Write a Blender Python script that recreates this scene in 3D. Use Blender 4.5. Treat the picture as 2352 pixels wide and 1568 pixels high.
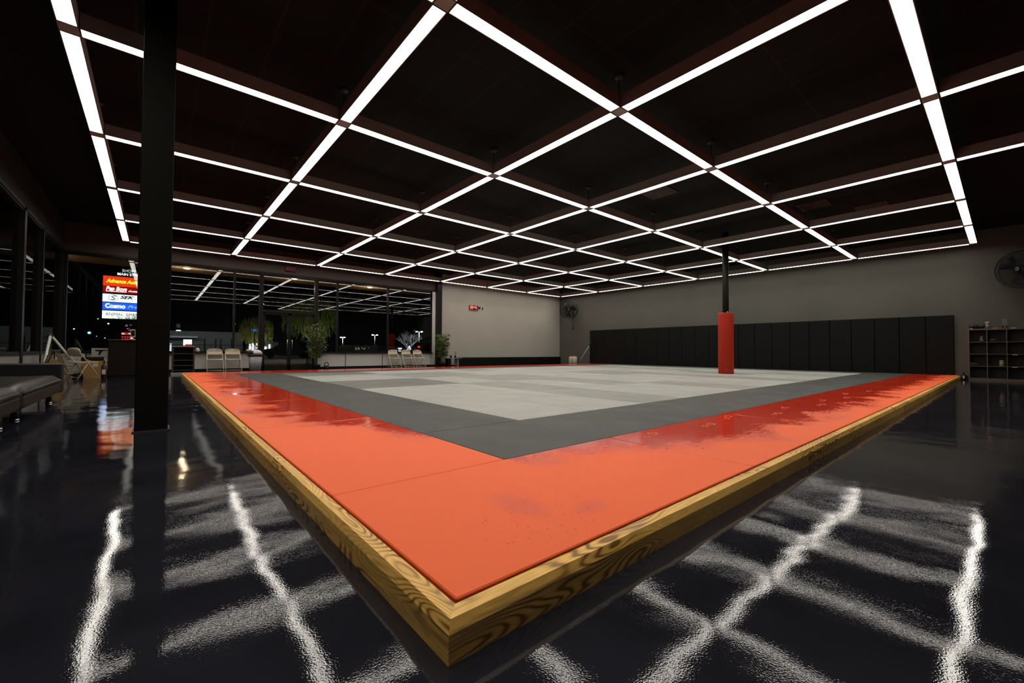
import bpy, math, random
from mathutils import Vector, Matrix
random.seed(7)
D = bpy.data
for o in list(D.objects): D.objects.remove(o, do_unlink=True)
SC = bpy.context.scene
COL = SC.collection

# ------------------------------------------------------------------ camera
YAW, PITCH, ROLL, CAMZ = 0.8667, 0.0226, 0.0056, 0.765
_f = Vector((math.cos(PITCH)*math.cos(YAW), math.cos(PITCH)*math.sin(YAW), math.sin(PITCH)))
_r = Vector((math.sin(YAW), -math.cos(YAW), 0)); _u = _r.cross(_f)
_r2 = _r*math.cos(ROLL) + _u*math.sin(ROLL); _u2 = _u*math.cos(ROLL) - _r*math.sin(ROLL)
cam = D.cameras.new('camera'); cam.sensor_width = 36; cam.lens = 36*964.67/2352
cam.clip_start = 0.05; cam.clip_end = 1500
co = D.objects.new('camera', cam); COL.objects.link(co)
M3 = Matrix((_r2, _u2, -_f)).transposed()
co.matrix_world = Matrix.Translation((0, 0, CAMZ)) @ M3.to_4x4()
SC.camera = co

# ------------------------------------------------------------------ world, exposure
w = D.worlds.new('night'); SC.world = w; w.use_nodes = True
bg = w.node_tree.nodes['Background']; bg.inputs[0].default_value = (0.10, 0.13, 0.22, 1); bg.inputs[1].default_value = 0.004
vs = SC.view_settings
vs.view_transform = 'Standard'; vs.look = 'None'; vs.gamma = 1; vs.use_curve_mapping = False
vs.exposure = 0.0
STRIP = 7.5          # radiance of the ceiling diffusers
STRIP_W = 7.5        # watts of the LED row inside each fixture
LED = (1, .945, .86)

def lamp(name, kind, loc, energy, color=(1, 1, 1), target=None, size=0.1, angle=1.2, blend=0.6):
    l = D.lights.new(name, kind); l.energy = energy; l.color = color
    if kind == 'SPOT': l.spot_size = angle; l.spot_blend = blend; l.shadow_soft_size = size
    if kind == 'POINT': l.shadow_soft_size = size
    o = D.objects.new(name, l); COL.objects.link(o); o.location = loc
    if target is not None:
        o.rotation_euler = (Vector(target)-Vector(loc)).to_track_quat('-Z', 'Y').to_euler()
    return o

# ------------------------------------------------------------------ materials
MATS = {}
def mat(name, col=(.5, .5, .5), rough=.5, metal=0, spec=.5, emis=None, estr=0, alpha=1, coat=0):
    if name in MATS: return MATS[name]
    m = D.materials.new(name); m.use_nodes = True; b = m.node_tree.nodes['Principled BSDF']
    b.inputs['Base Color'].default_value = (*col, 1); b.inputs['Roughness'].default_value = rough
    b.inputs['Metallic'].default_value = metal; b.inputs['Specular IOR Level'].default_value = spec
    b.inputs['Coat Weight'].default_value = coat
    if emis: b.inputs['Emission Color'].default_value = (*emis, 1); b.inputs['Emission Strength'].default_value = estr
    MATS[name] = m; return m
class NT:
    def __init__(s, m): s.t = m.node_tree; s.n = s.t.nodes; s.b = s.n['Principled BSDF']
    def add(s, typ, **kw):
        x = s.n.new(typ)
        for k, v in kw.items(): setattr(x, k, v)
        return x
    def link(s, a, b): s.t.links.new(a, b)
    def math(s, op, a, b=None, c=None, clamp=False):
        x = s.n.new('ShaderNodeMath'); x.operation = op; x.use_clamp = clamp
        for i, v in enumerate((a, b, c)):
            if v is None: continue
            if isinstance(v, (int, float)): x.inputs[i].default_value = v
            else: s.link(v, x.inputs[i])
        return x.outputs[0]
    def noise(s, vec, scale, detail=4, rough=.5, dist=0):
        x = s.n.new('ShaderNodeTexNoise'); x.inputs['Scale'].default_value = scale
        x.inputs['Detail'].default_value = detail; x.inputs['Roughness'].default_value = rough
        x.inputs['Distortion'].default_value = dist
        if vec is not None: s.link(vec, x.inputs['Vector'])
        return x.outputs['Fac']
    def pos(s): return s.n.new('ShaderNodeNewGeometry').outputs['Position']
    def obj(s): return s.n.new('ShaderNodeTexCoord').outputs['Object']
    def mapping(s, vec, scale=(1, 1, 1), rot=(0, 0, 0), loc=(0, 0, 0)):
        x = s.n.new('ShaderNodeMapping'); x.inputs['Scale'].default_value = scale
        x.inputs['Rotation'].default_value = rot; x.inputs['Location'].default_value = loc
        s.link(vec, x.inputs['Vector']); return x.outputs[0]
    def sep(s, v):
        x = s.n.new('ShaderNodeSeparateXYZ'); s.link(v, x.inputs[0]); return x.outputs
    def ramp(s, fac, stops):
        x = s.n.new('ShaderNodeValToRGB'); e = x.color_ramp.elements
        while len(e) < len(stops): e.new(.5)
        for i, (p, c) in enumerate(stops):
            e[i].position = p; e[i].color = (*c, 1) if not isinstance(c, (int, float)) else (c, c, c, 1)
        s.link(fac, x.inputs[0]); return x.outputs[0]
    def mix(s, fac, a, b):
        x = s.n.new('ShaderNodeMix'); x.data_type = 'RGBA'
        if isinstance(fac, (int, float)): x.inputs[0].default_value = fac
        else: s.link(fac, x.inputs[0])
        for i, v in ((6, a), (7, b)):
            if isinstance(v, tuple): x.inputs[i].default_value = (*v, 1)
            else: s.link(v, x.inputs[i])
        return x.outputs[2]
    def bump(s, h, strength, dist, prev=None):
        x = s.n.new('ShaderNodeBump'); x.inputs['Strength'].default_value = strength
        x.inputs['Distance'].default_value = dist; s.link(h, x.inputs['Height'])
        if prev is not None: s.link(prev, x.inputs['Normal'])
        return x.outputs[0]

def floor_mat():
    m = mat('polished_black_floor', (.013, .013, .017), .1); t = NT(m); p = t.pos()
    n1 = t.noise(p, 1.3, 5, .6)
    c = t.ramp(n1, [(.3, (.007, .007, .010)), (.7, (.017, .017, .023))])
    sc = t.noise(t.mapping(p, (3, 40, 1), (0, 0, .7)), 2.0, 3, .6)
    sm = t.ramp(sc, [(.70, 0.0), (.78, .06)])
    c = t.mix(sm, c, (.12, .12, .13)); t.link(c, t.b.inputs['Base Color'])
    rg = t.ramp(t.noise(p, 2.2, 3), [(.3, .02), (.7, .055)]); t.link(rg, t.b.inputs['Roughness'])
    fine = t.noise(p, 190, 1, .5); mid = t.noise(p, 9, 2, .5); big = t.noise(p, 1.7, 2, .5)
    b = t.bump(big, 1, .0065); b = t.bump(mid, 1, .00022, b); b = t.bump(fine, 1, .00009, b)
    t.link(b, t.b.inputs['Normal']); t.b.inputs['Specular IOR Level'].default_value = .5
    return m

def red_mat():
    m = mat('red_vinyl_mat', (.68, .085, .03), .35); t = NT(m); p = t.pos(); s = t.sep(p)
    n = t.noise(t.mapping(p, (1, 1, 1), (0, 0, .35)), 1.6, 5, .6, .6)
    fine = t.noise(t.mapping(p, (3, 14, 1), (0, 0, .5)), 3, 4, .6)
    # right strip: inner half is wiped wet from x = 3.3 m on
    a = t.math('MULTIPLY_ADD', s[1], 2.4, -3.15)           # y across the strip
    ramp_x = t.math('SMOOTH_MIN', t.math('MULTIPLY', t.math('SUBTRACT', s[0], 3.0), .9), .35, .3)
    right = t.math('ADD', a, ramp_x)
    # left strip: pools towards the inner side between y = 4 and y = 14
    ly = t.math('MULTIPLY', t.math('SUBTRACT', 3.9, s[1]), -.7)
    left = t.math('ADD', t.math('SMOOTH_MIN', ly, .55, .3), t.math('MULTIPLY_ADD', s[0], 1.6, -1.95))
    left = t.math('SUBTRACT', left, t.math('MULTIPLY', t.math('SUBTRACT', s[1], 8.5), .05))
    isleft = t.math('LESS_THAN', s[0], 1.62)
    base = t.math('ADD', t.math('MULTIPLY', left, isleft), t.math('MULTIPLY', right, t.math('SUBTRACT', 1.0, isleft)))
    f = t.math('ADD', base, t.math('MULTIPLY', t.math('SUBTRACT', n, .5), 2.6))
    f = t.math('ADD', f, t.math('MULTIPLY', t.math('SUBTRACT', fine, .5), .9))
    mask = t.math('MULTIPLY_ADD', f, 1.5, .25, clamp=True)
    # splashed patches and droplets near the front corner
    def blob(cx, cy, rx, ry, soft):
        dx = t.math('DIVIDE', t.math('SUBTRACT', s[0], cx), rx); dy = t.math('DIVIDE', t.math('SUBTRACT', s[1], cy), ry)
        d = t.math('SQRT', t.math('ADD', t.math('MULTIPLY', dx, dx), t.math('MULTIPLY', dy, dy)))
        d = t.math('ADD', d, t.math('MULTIPLY', t.math('SUBTRACT', n, .5), 1.3)); d = t.math('ADD', d, t.math('MULTIPLY', t.math('SUBTRACT', fine, .5), 1.2))
        return t.math('MULTIPLY', t.math('SUBTRACT', 1.0, d), soft, clamp=True)
    drip = t.math('MAXIMUM', blob(1.18, 1.34, .10, .20, 1.8), blob(1.38, 1.13, .13, .08, 2.2))
    vo = t.add('ShaderNodeTexVoronoi'); vo.inputs['Scale'].default_value = 48; t.link(p, vo.inputs['Vector'])
    dots = t.math('MULTIPLY', t.math('LESS_THAN', vo.outputs['Distance'], .17), t.math('MULTIPLY', blob(1.15, 1.18, .34, .26, 3), t.math('GREATER_THAN', t.sep(vo.outputs['Color'])[0], .45)))
    mask = t.math('MAXIMUM', t.math('MAXIMUM', mask, t.math('MULTIPLY', drip, .40)), t.math('MULTIPLY', dots, .8))
    t.b.inputs['Specular IOR Level'].default_value = .32
    rough = t.math('MULTIPLY_ADD', mask, -.38, .50); t.link(rough, t.b.inputs['Roughness'])
    c = t.mix(mask, (.80, .115, .024), (.52, .026, .006))
    t.link(c, t.b.inputs['Base Color'])
    b = t.bump(t.noise(p, 160, 2), .25, .0004); b = t.bump(t.noise(p, 9, 3), .35, .001, b)
    t.link(b, t.b.inputs['Normal'])
    return m

def grey_mat(name, col, rough):
    m = mat(name, col, rough, spec=.3); t = NT(m); p = t.pos()
    n = t.noise(p, 1.1, 5, .6)
    k = t.ramp(n, [(.3, .90), (.7, 1.08)])
    mm = t.add('ShaderNodeMix', data_type='RGBA', blend_type='MULTIPLY'); mm.inputs[0].default_value = 1
    mm.inputs[6].default_value = (*col, 1); t.link(k, mm.inputs[7]); t.link(mm.outputs[2], t.b.inputs['Base Color'])
    sp = t.noise(p, 260, 2, .6)
    b = t.bump(sp, .4, .0006); t.link(b, t.b.inputs['Normal'])
    r = t.ramp(t.noise(p, 2.3, 3), [(.3, rough-.05), (.7, rough+.08)]); t.link(r, t.b.inputs['Roughness'])
    return m

def wood_mat():
    m = mat('oak', (.45, .27, .08), .4); t = NT(m); p = t.obj()
    info = t.add('ShaderNodeObjectInfo'); r = info.outputs['Random']
    off = t.math('MULTIPLY', r, 17.0)
    cmb = t.add('ShaderNodeCombineXYZ'); t.link(off, cmb.inputs[0]); t.link(off, cmb.inputs[1])
    va = t.add('ShaderNodeVectorMath', operation='ADD'); t.link(p, va.inputs[0]); t.link(cmb.outputs[0], va.inputs[1]); p2 = va.outputs[0]
    s = t.sep(p)
    # cathedral grain: contour lines of a stretched noise
    nz = t.noise(t.mapping(p2, (1.5, 8, 8)), 1.0, 1.5, .4)
    sn = t.math('SINE', t.math('MULTIPLY', nz, 170.0))
    amp = t.ramp(t.noise(t.mapping(p2, (.9, 9, 9), (0, 0, 0), (7, 3, 1)), 1.0, 2), [(.38, .22), (.56, 1.0)])
    gl = t.math('MULTIPLY', t.math('POWER', t.math('MULTIPLY_ADD', sn, .5, .5), 1.3), amp)
    g = t.ramp(gl, [(0, (.88, .52, .125)), (.45, (.70, .39, .08)), (.85, (.26, .115, .018)), (1, (.19, .080, .012))])
    fib = t.noise(t.mapping(p2, (5, 170, 170)), 1.4, 3, .6)
    g2 = t.mix(t.ramp(fib, [(.36, .40), (.6, 0.0)]), g, (.36, .21, .05))
    # darker staves along the curb
    st2 = t.noise(t.mapping(p2, (2.6, 26, 26)), 1.2, 2, .5)
    g3 = t.mix(t.ramp(st2, [(.60, 0.0), (.66, .38)]), g2, (.30, .18, .085))
    t.link(g3, t.b.inputs['Base Color'])
    t.link(t.bump(fib, .25, .0005), t.b.inputs['Normal'])
    return m

def wall_mat(name, col):
    m = mat(name, col, .75, spec=.3); t = NT(m); p = t.pos()
    k = t.ramp(t.noise(p, .9, 4, .6), [(.3, .95), (.7, 1.04)])
    mm = t.add('ShaderNodeMix', data_type='RGBA', blend_type='MULTIPLY'); mm.inputs[0].default_value = 1
    mm.inputs[6].default_value = (*col, 1); t.link(k, mm.inputs[7]); t.link(mm.outputs[2], t.b.inputs['Base Color'])
    t.link(t.bump(t.noise(p, 120, 2), .15, .0006), t.b.inputs['Normal'])
    return m

def ceiling_mat():
    m = mat('black_ceiling_tiles', (.010, .009, .009), .8, spec=.2); t = NT(m); s = t.sep(t.pos())
    def ln(v, period, off):
        f = t.math('FRACT', t.math('DIVIDE', t.math('ADD', v, off), period))
        return t.math('LESS_THAN', f, .022/period)
    g = t.math('MAXIMUM', ln(s[0], .61, 10), ln(s[1], 1.22, 10.4))
    t.link(t.mix(g, (.0055, .0045, .004), (.016, .014, .014)), t.b.inputs['Base Color'])
    return m

def glass_mat():
    m = D.materials.new('window_glass'); m.use_nodes = True; t = m.node_tree; t.nodes.clear()
    o = t.nodes.new('ShaderNodeOutputMaterial'); mx = t.nodes.new('ShaderNodeMixShader')
    tr = t.nodes.new('ShaderNodeBsdfTransparent'); tr.inputs[0].default_value = (.84, .88, .86, 1)
    gl = t.nodes.new('ShaderNodeBsdfGlossy'); gl.inputs['Roughness'].default_value = 0.0
    fr = t.nodes.new('ShaderNodeFresnel'); fr.inputs[0].default_value = 1.66
    t.links.new(fr.outputs[0], mx.inputs[0]); t.links.new(tr.outputs[0], mx.inputs[1]); t.links.new(gl.outputs[0], mx.inputs[2])
    t.links.new(mx.outputs[0], o.inputs[0]); MATS['window_glass'] = m; return m

FLOOR = floor_mat(); RED = red_mat(); WOOD = wood_mat(); GLASS = glass_mat(); CEIL = ceiling_mat()
DARKG = grey_mat('dark_grey_mat', (.048, .050, .044), .42)
LIGHTG = grey_mat('light_grey_mat', (.325, .330, .298), .42)
DIMG = grey_mat('dim_grey_mat', (.150, .152, .136), .42)
MIDG = grey_mat('mid_grey_mat', (.240, .243, .217), .42)
WLIGHT = wall_mat('warm_grey_wall', (.43, .42, .365)); WDARK = wall_mat('dark_grey_wall', (.112, .110, .093))
WLOW = wall_mat('off_white_wall_panel', (.70, .685, .63)); WBLACK = wall_mat('black_wall', (.02, .018, .017))
WFAS = wall_mat('fascia_paint', (.070, .052, .047))
BLACK = mat('black_metal', (.010, .010, .010), .45, spec=.25); FRAME = mat('black_window_frame', (.010, .009, .008), .45, spec=.2)
PAD = mat('black_vinyl_pad', (.0055, .0062, .0055), .5, spec=.18); REDPAD = mat('red_vinyl_pad', (.42, .024, .009), .55, spec=.2)
COLM = mat('black_column_paint', (.007, .007, .005), .5, spec=.12)
HOUS = mat('fixture_housing', (.34, .29, .27), .55); DIFF = mat('fixture_diffuser', (.9, .9, .88), .5, emis=LED, estr=STRIP)
BEIGE = mat('beige_chair_paint', (.62, .53, .38), .38); LEATH = mat('black_leather', (.020, .017, .014), .36, spec=.35)
CHROME = mat('chrome', (.7, .7, .7), .15, 1); DKPL = mat('black_plastic', (.012, .012, .012), .4, spec=.25)
GREYPL = mat('grey_plastic', (.26, .25, .24), .45); WHITEPL = mat('white_plastic', (.6, .58, .52), .4)
CREAM = mat('cream_plastic', (.55, .50, .38), .4)
LEAF = mat('bamboo_leaf', (.10, .17, .045), .5); LEAF2 = mat('bamboo_leaf_pale', (.17, .24, .10), .5); CANE = mat('bamboo_cane', (.30, .19, .08), .5)
CARD = mat('cardboard', (.38, .22, .06), .7); DWOOD = mat('dark_brown_laminate', (.012, .007, .005), .5, spec=.2)
SHELFW = mat('shelf_edge_oak', (.13, .095, .065), .5); SHELFB = mat('shelf_back', (.020, .016, .013), .6)
ASPH = mat('asphalt', (.030, .030, .032), .8); GRASS = mat('lawn', (.05, .075, .02), .9); KERB = mat('kerb', (.25, .2, .16), .8)
BARK = mat('bark', (.10, .085, .05), .9); WILLOW = mat('willow_leaf', (.10, .12, .03), .8); PALEB = mat('pale_bark', (.35, .34, .33), .9)
BLDG = mat('grey_block_wall', (.20, .20, .20), .8)
def glow(name, c, s): return mat(name, c, .5, emis=c, estr=s)

# ------------------------------------------------------------------ mesh builder
class MB:
    def __init__(s): s.v = []; s.f = []; s.m = []; s.mats = []; s.sm = []
    def _mi(s, m):
        if m is None: return 0
        if m not in s.mats: s.mats.append(m)
        return s.mats.index(m)
    def add(s, vs, fs, m=None, smooth=False):
        b = len(s.v); s.v += [tuple(v) for v in vs]; mi = s._mi(m)
        for f in fs: s.f.append([b+i for i in f]); s.m.append(mi); s.sm.append(smooth)
        return s
    def box(s, x0, x1, y0, y1, z0, z1, m=None, bev=0):
        if bev > 0:
            # chamfered box: 24 verts
            b = min(bev, (x1-x0)/2.01, (y1-y0)/2.01, (z1-z0)/2.01)
            cx, cy, cz = (x0+x1)/2, (y0+y1)/2, (z0+z1)/2; hx, hy, hz = (x1-x0)/2, (y1-y0)/2, (z1-z0)/2
            vs = []; idx = {}
            for sx in (-1, 1):
                for sy in (-1, 1):
                    for sz in (-1, 1):
                        for a in range(3):
                            h = [hx-b, hy-b, hz-b]; h[a] += b
                            idx[(sx, sy, sz, a)] = len(vs); vs.append((cx+sx*h[0], cy+sy*h[1], cz+sz*h[2]))
            fs = []
            for a in range(3):
                u, w_ = [k for k in range(3) if k != a]
                for sg in (-1, 1):
                    q = []
                    for (su, sw) in ((-1, -1), (1, -1), (1, 1), (-1, 1)):
                        k = [0, 0, 0]; k[a] = sg; k[u] = su; k[w_] = sw; q.append(idx[(*k, a)])
                    fs.append(q)
            for a in range(3):      # edges along axis a
                u, w_ = [k for k in range(3) if k != a]
                for su in (-1, 1):
                    for sw in (-1, 1):
                        q = []
                        for (sa, ax) in ((-1, u), (1, u), (1, w_), (-1, w_)):
                            k = [0, 0, 0]; k[a] = sa; k[u] = su; k[w_] = sw; q.append(idx[(*k, ax)])
                        fs.append(q)
            for sx in (-1, 1):
                for sy in (-1, 1):
                    for sz in (-1, 1): fs.append([idx[(sx, sy, sz, a)] for a in range(3)])
            return s.add(vs, fs, m)
        vs = [(x, y, z) for x in (x0, x1) for y in (y0, y1) for z in (z0, z1)]
        return s.add(vs, [(0, 1, 3, 2), (4, 6, 7, 5), (0, 4, 5, 1), (2, 3, 7, 6), (0, 2, 6, 4), (1, 5, 7, 3)], m)
    def tube(s, pts, r, n=8, m=None, caps=True, r_end=None):
        P = [Vector(p) for p in pts]; k = len(P); vs = []; fs = []
        up = None
        for i, p in enumerate(P):
            d = ((P[min(i+1, k-1)]-P[max(i-1, 0)])).normalized()
            if up is None: up = d.orthogonal().normalized()
            else:
                up = (up - d*up.dot(d)); up = up.normalized() if up.length > 1e-6 else d.orthogonal().normalized()
            sd = d.cross(up)
            rr = r if r_end is None else r+(r_end-r)*i/(k-1)
            for j in range(n):
                a = 2*math.pi*j/n; vs.append(p+up*math.cos(a)*rr+sd*math.sin(a)*rr)
        for i in range(k-1):
            for j in range(n):
                fs.append((i*n+j, i*n+(j+1) % n, (i+1)*n+(j+1) % n, (i+1)*n+j))
        if caps: fs.append(tuple(range(n))[::-1]); fs.append(tuple((k-1)*n+j for j in range(n)))
        return s.add(vs, fs, m, n > 5)
    def lathe(s, prof, n=24, m=None, c=(0, 0, 0)):
        vs = []; fs = []
        for (r, z) in prof:
            for j in range(n):
                a = 2*math.pi*j/n; vs.append((c[0]+r*math.cos(a), c[1]+r*math.sin(a), c[2]+z))
        for i in range(len(prof)-1):
            for j in range(n): fs.append((i*n+j, i*n+(j+1) % n, (i+1)*n+(j+1) % n, (i+1)*n+j))
        if prof[0][0] > 1e-4: fs.append(tuple(range(n))[::-1])
        if prof[-1][0] > 1e-4: fs.append(tuple((len(prof)-1)*n+j for j in range(n)))
        return s.add(vs, fs, m, True)
    def prism(s, poly, axis, a0, a1, m=None):
        """poly: list of 2D points in the plane normal to axis (0:x -> (y,z), 1:y -> (x,z), 2:z -> (x,y))"""
        def mk(p, a): return {0: (a, p[0], p[1]), 1: (p[0], a, p[1]), 2: (p[0], p[1], a)}[axis]
        n = len(poly); vs = [mk(p, a0) for p in poly]+[mk(p, a1) for p in poly]
        fs = [tuple(range(n)), tuple(range(n, 2*n))[::-1]]+[(i, i+n, (i+1) % n+n, (i+1) % n) for i in range(n)]
        return s.add(vs, fs, m)
    def build(s, name, m=None, parent=None, loc=(0, 0, 0), rot=(0, 0, 0), bevel=0):
        me = D.meshes.new(name); me.from_pydata(s.v, [], s.f)
        ml = s.mats if s.mats else [m]
        if s.mats and m is not None and None in s.mats: pass
        for q in (ml if s.mats else [m]): me.materials.append(q)
        for p, mi, sm in zip(me.polygons, s.m, s.sm): p.material_index = mi; p.use_smooth = sm
        me.validate(); me.update()
        import bmesh
        bm = bmesh.new(); bm.from_mesh(me); bmesh.ops.recalc_face_normals(bm, faces=bm.faces); bm.to_mesh(me); bm.free()
        o = D.objects.new(name, me); COL.objects.link(o); o.location = loc; o.rotation_euler = rot
        if parent is not None: o.parent = parent
        if bevel: b = o.modifiers.new('bevel', 'BEVEL'); b.width = bevel; b.segments = 2; b.limit_method = 'ANGLE'
        return o

def tag(o, label=None, cat=None, group=None, kind=None):
    if label: o['label'] = label
    if cat: o['category'] = cat
    if group: o['group'] = group
    if kind: o['kind'] = kind
    return o
def thing(name, label, cat, loc=(0, 0, 0), rz=0, group=None):
    o = D.objects.new(name, None); o.empty_display_size = .1; COL.objects.link(o)
    o.location = loc; o.rotation_euler = (0, 0, rz)
    return tag(o, label, cat, group)
def struct(o): o['kind'] = 'structure'; return o
def kids(o): return [c for c in D.objects if c.parent == o]
def dup(o, loc=None, rz=None, label=None, group=None, parent=None):
    c = o.copy(); COL.objects.link(c)
    if parent is not None: c.parent = parent
    for ch in kids(o): dup(ch, parent=c)
    if loc is not None: c.location = loc
    if rz is not None: c.rotation_euler = (0, 0, rz)
    if label: c['label'] = label
    if group: c['group'] = group
    return c
def text(name, body, size, m, parent=None, loc=(0, 0, 0), rot=(0, 0, 0), extrude=.003, shear=0, align='CENTER', sx=1, bold=0):
    cu = D.curves.new(name, 'FONT'); cu.body = body; cu.size = size; cu.extrude = extrude; cu.shear = shear
    cu.align_x = align; cu.align_y = 'CENTER'; cu.offset = bold
    t = D.objects.new('tmp', cu); COL.objects.link(t)
    dg = bpy.context.evaluated_depsgraph_get(); me = D.meshes.new_from_object(t.evaluated_get(dg)); me.name = name
    D.objects.remove(t, do_unlink=True); me.materials.clear(); me.materials.append(m)
    for p in me.polygons: p.material_index = 0
    o = D.objects.new(name, me); COL.objects.link(o); o.location = loc; o.rotation_euler = rot; o.scale = (sx, 1, 1)
    if parent is not None: o.parent = parent
    return o
PI = math.pi

# ================================================================== ROOM SHELL
XL, XR, YB, YW, ZC = -2.03, 18.32, -4.8, 17.2, 4.38
struct(MB().box(XL-.1, XR+.2, YB-.1, YW+.1, -.12, 0).build('floor', FLOOR))
struct(MB().box(XL-.1, XR+.2, YB-.1, YW+.3, ZC, ZC+.1).build('ceiling', CEIL))
struct(MB().box(XR, XR+.15, YB, YW+.15, 0, ZC).build('wall_right', WDARK))
struct(MB().box(10.12, XR, YW, YW+.15, 0, ZC).build('wall_far', WLIGHT))
struct(MB().box(XL-.1, XR+.1, YB-.12, YB, 0, ZC).build('wall_back', WDARK))
# fascias over the windows
struct(MB().box(XL, 10.12, YW-.02, YW+.15, 3.55, ZC).build('trim_fascia_far', WFAS))
struct(MB().box(XL-.15, XL+.02, YB, YW, 3.55, ZC).build('trim_fascia_left', WBLACK))
struct(MB().box(XL, 9.74, YW-.05, YW+.12, 3.485, 3.55).build('trim_window_head_far', FRAME))
struct(MB().box(XL-.12, XL+.05, YB, YW, 3.485, 3.55).build('trim_window_head_left', FRAME))
# low walls, with sills
def low_wall_far(x0, x1, i, seams=()):
    o = struct(MB().box(x0, x1, YW-.03, YW+.12, .12, .63).build('wall_low_%d' % i, WLOW))
    struct(MB().box(x0, x1, YW-.05, YW+.12, 0, .12).build('baseboard_far_%d' % i, FRAME))
    struct(MB().box(x0, x1, YW-.13, YW+.12, .63, .67).build('trim_sill_%d' % i, FRAME))
    for k, sx in enumerate(seams): struct(MB().box(sx-.012, sx+.012, YW-.036, YW-.028, .12, .63).build('trim_panel_joint_%d' % (i*10+k), FRAME))
low_wall_far(XL, 2.83, 1); low_wall_far(4.72, 9.74, 2, (5.82, 7.36))
struct(MB().box(XL-.12, XL+.03, YB, YW-.05, .12, .63).build('wall_low_3', wall_mat('grey_low_wall', (.26, .25, .225))))
struct(MB().box(XL-.12, XL+.05, YB, YW-.05, 0, .12).build('baseboard_left', FRAME))
struct(MB().box(XL-.12, XL+.045, YB, YW-.05, .63, .67).build('trim_sill_left', FRAME))
struct(MB().box(XR-.02, XR, YB, 1.0, 0, .10).build('baseboard_right', FRAME))
struct(MB().box(10.12, XR, YW-.02, YW, 0, .10).build('baseboard_far_3', FRAME))
# white reveal beside the last window, then the black column
struct(MB().box(9.74, 9.92, YW-.03, YW+.12, .12, 3.485).build('trim_white_reveal', WLOW))
struct(MB().box(9.90, 10.14, 16.98, YW+.13, 0, ZC).build('trim_black_pilaster', FRAME))
# windows on the far wall
def window_far(i, x0, x1, z0=.67, z1=3.485, mull=.03):
    fr = MB(); y0, y1 = YW-.03, YW+.09
    fr.box(x0-mull/2, x0+mull/2, y0, y1, z0, z1); fr.box(x1-mull/2, x1+mull/2, y0, y1, z0, z1)
    fr.box(x0, x1, y0, y1, z1-.03, z1); fr.box(x0, x1, y0, y1, z0, z0+.03)
    o = struct(fr.build('window_%d' % i, FRAME))
    p = MB().box(x0+mull/2, x1-mull/2, YW+.03, YW+.034, z0+.03, z1-.03).build('pane', GLASS, o)
    return o
window_far(1, XL+.08, .03); window_far(2, .06, 2.035); window_far(3, 2.065, 2.815)
window_far(4, 4.755, 5.485); window_far(5, 5.515, 7.585); window_far(6, 7.615, 9.715)
struct(MB().box(XL-.10, XL+.06, YW-.06, YW+.10, 0, 3.55).build('trim_corner_post', FRAME))
# entrance: double glass doors with a transom
def door_far():
    fr = MB(); y0, y1 = YW-.04, YW+.1
    fr.box(2.83, 2.92, y0, y1, 0, 3.485); fr.box(4.64, 4.74, y0, y1, 0, 3.485); fr.box(2.92, 4.64, y0, y1, 2.11, 2.20)
    fr.box(2.92, 4.64, y0, y1, 3.435, 3.485)
    o = struct(fr.build('door_1', FRAME))
    MB().box(2.92, 4.64, YW+.03, YW+.034, 2.20, 3.435).build('transom_pane', GLASS, o)
    for nm, a, b, hx in (('door_leaf', 2.93, 3.775, 3.70), ('door_leaf', 3.785, 4.63, 3.86)):
        l = MB().box(a, a+.05, y0+.03, y1-.03, .01, 2.10).box(b-.05, b, y0+.03, y1-.03, .01, 2.10).box(a, b, y0+.03, y1-.03, .01, .20).box(a, b, y0+.03, y1-.03, 2.03, 2.10)
        l = l.build(nm, FRAME, o)
        MB().box(a+.05, b-.05, YW+.03, YW+.034, .20, 2.03).build('leaf_pane', GLASS, l)
        MB().tube([(hx, y0+.02, .80), (hx, y0-.05, .80), (hx, y0-.05, 1.12), (hx, y0+.02, 1.12)], .012, 8).build('pull_handle', CHROME, l)
door_far()
# left window wall
def window_left(i, y0, y1):
    x0, x1 = XL-.09, XL+.03; fr = MB(); w_ = .05
    fr.box(x0, x1, y0-w_/2, y0+w_/2, .67, 3.485); fr.box(x0, x1, y1-w_/2, y1+w_/2, .67, 3.485)
    fr.box(x0, x1, y0, y1, 3.455, 3.485); fr.box(x0, x1, y0, y1, .67, .70)
    o = struct(fr.build('window_%d' % i, FRAME))
    MB().box(XL-.034, XL-.03, y0+w_/2, y1-w_/2, .70, 3.455).build('pane', GLASS, o)
ys = [-4.74, -2.6, -.5, 1.65, 3.8, 5.95, 8.1, 10.25, 12.45, 14.25, 17.06]
for i in range(len(ys)-1): window_left(7+i, ys[i]+.03, ys[i+1]-.03)
for k, yy in ((0, 12.45), (1, 14.25), (2, 10.25)):
    struct(MB().box(XL-.1, XL+.05, yy-(.08 if k != 1 else .05), yy+(.08 if k != 1 else .05), 0, 3.55).build('trim_mullion_post_%d' % k, FRAME))

# columns
t = thing('square_column', 'tall matte black square column standing on the polished floor at left', 'column', (-.015, 5.27, 0))
MB().box(-.12, .12, -.12, .12, .0, ZC, bev=.006).build('shaft', COLM, t)
MB().box(-.135, .135, -.135, .135, 0, .012).build('base_plate', mat('worn_steel', (.10, .10, .09), .4, .6), t)
t = thing('round_pillar', 'slim round black steel pillar with red padding, standing out on the grey mats', 'pillar', (13.12, 5.48, .12))
MB().lathe([(.088, 0), (.088, ZC-.12)], 32).build('pole', COLM, t)
pd = MB().lathe([(.10, .0), (.205, 0), (.212, .02), (.212, 1.80), (.205, 1.825), (.10, 1.825)], 40).build('padding', REDPAD, t)
pd['label'] = 'red vinyl padding wrapped around the lower pillar'
MB().lathe([(0, 0), (.018, .004), (.02, .02), (0, .035)], 12, c=(-.15, -.12, 1.825)).build('strap_buckle', WHITEPL, t)
st = MB()
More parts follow.
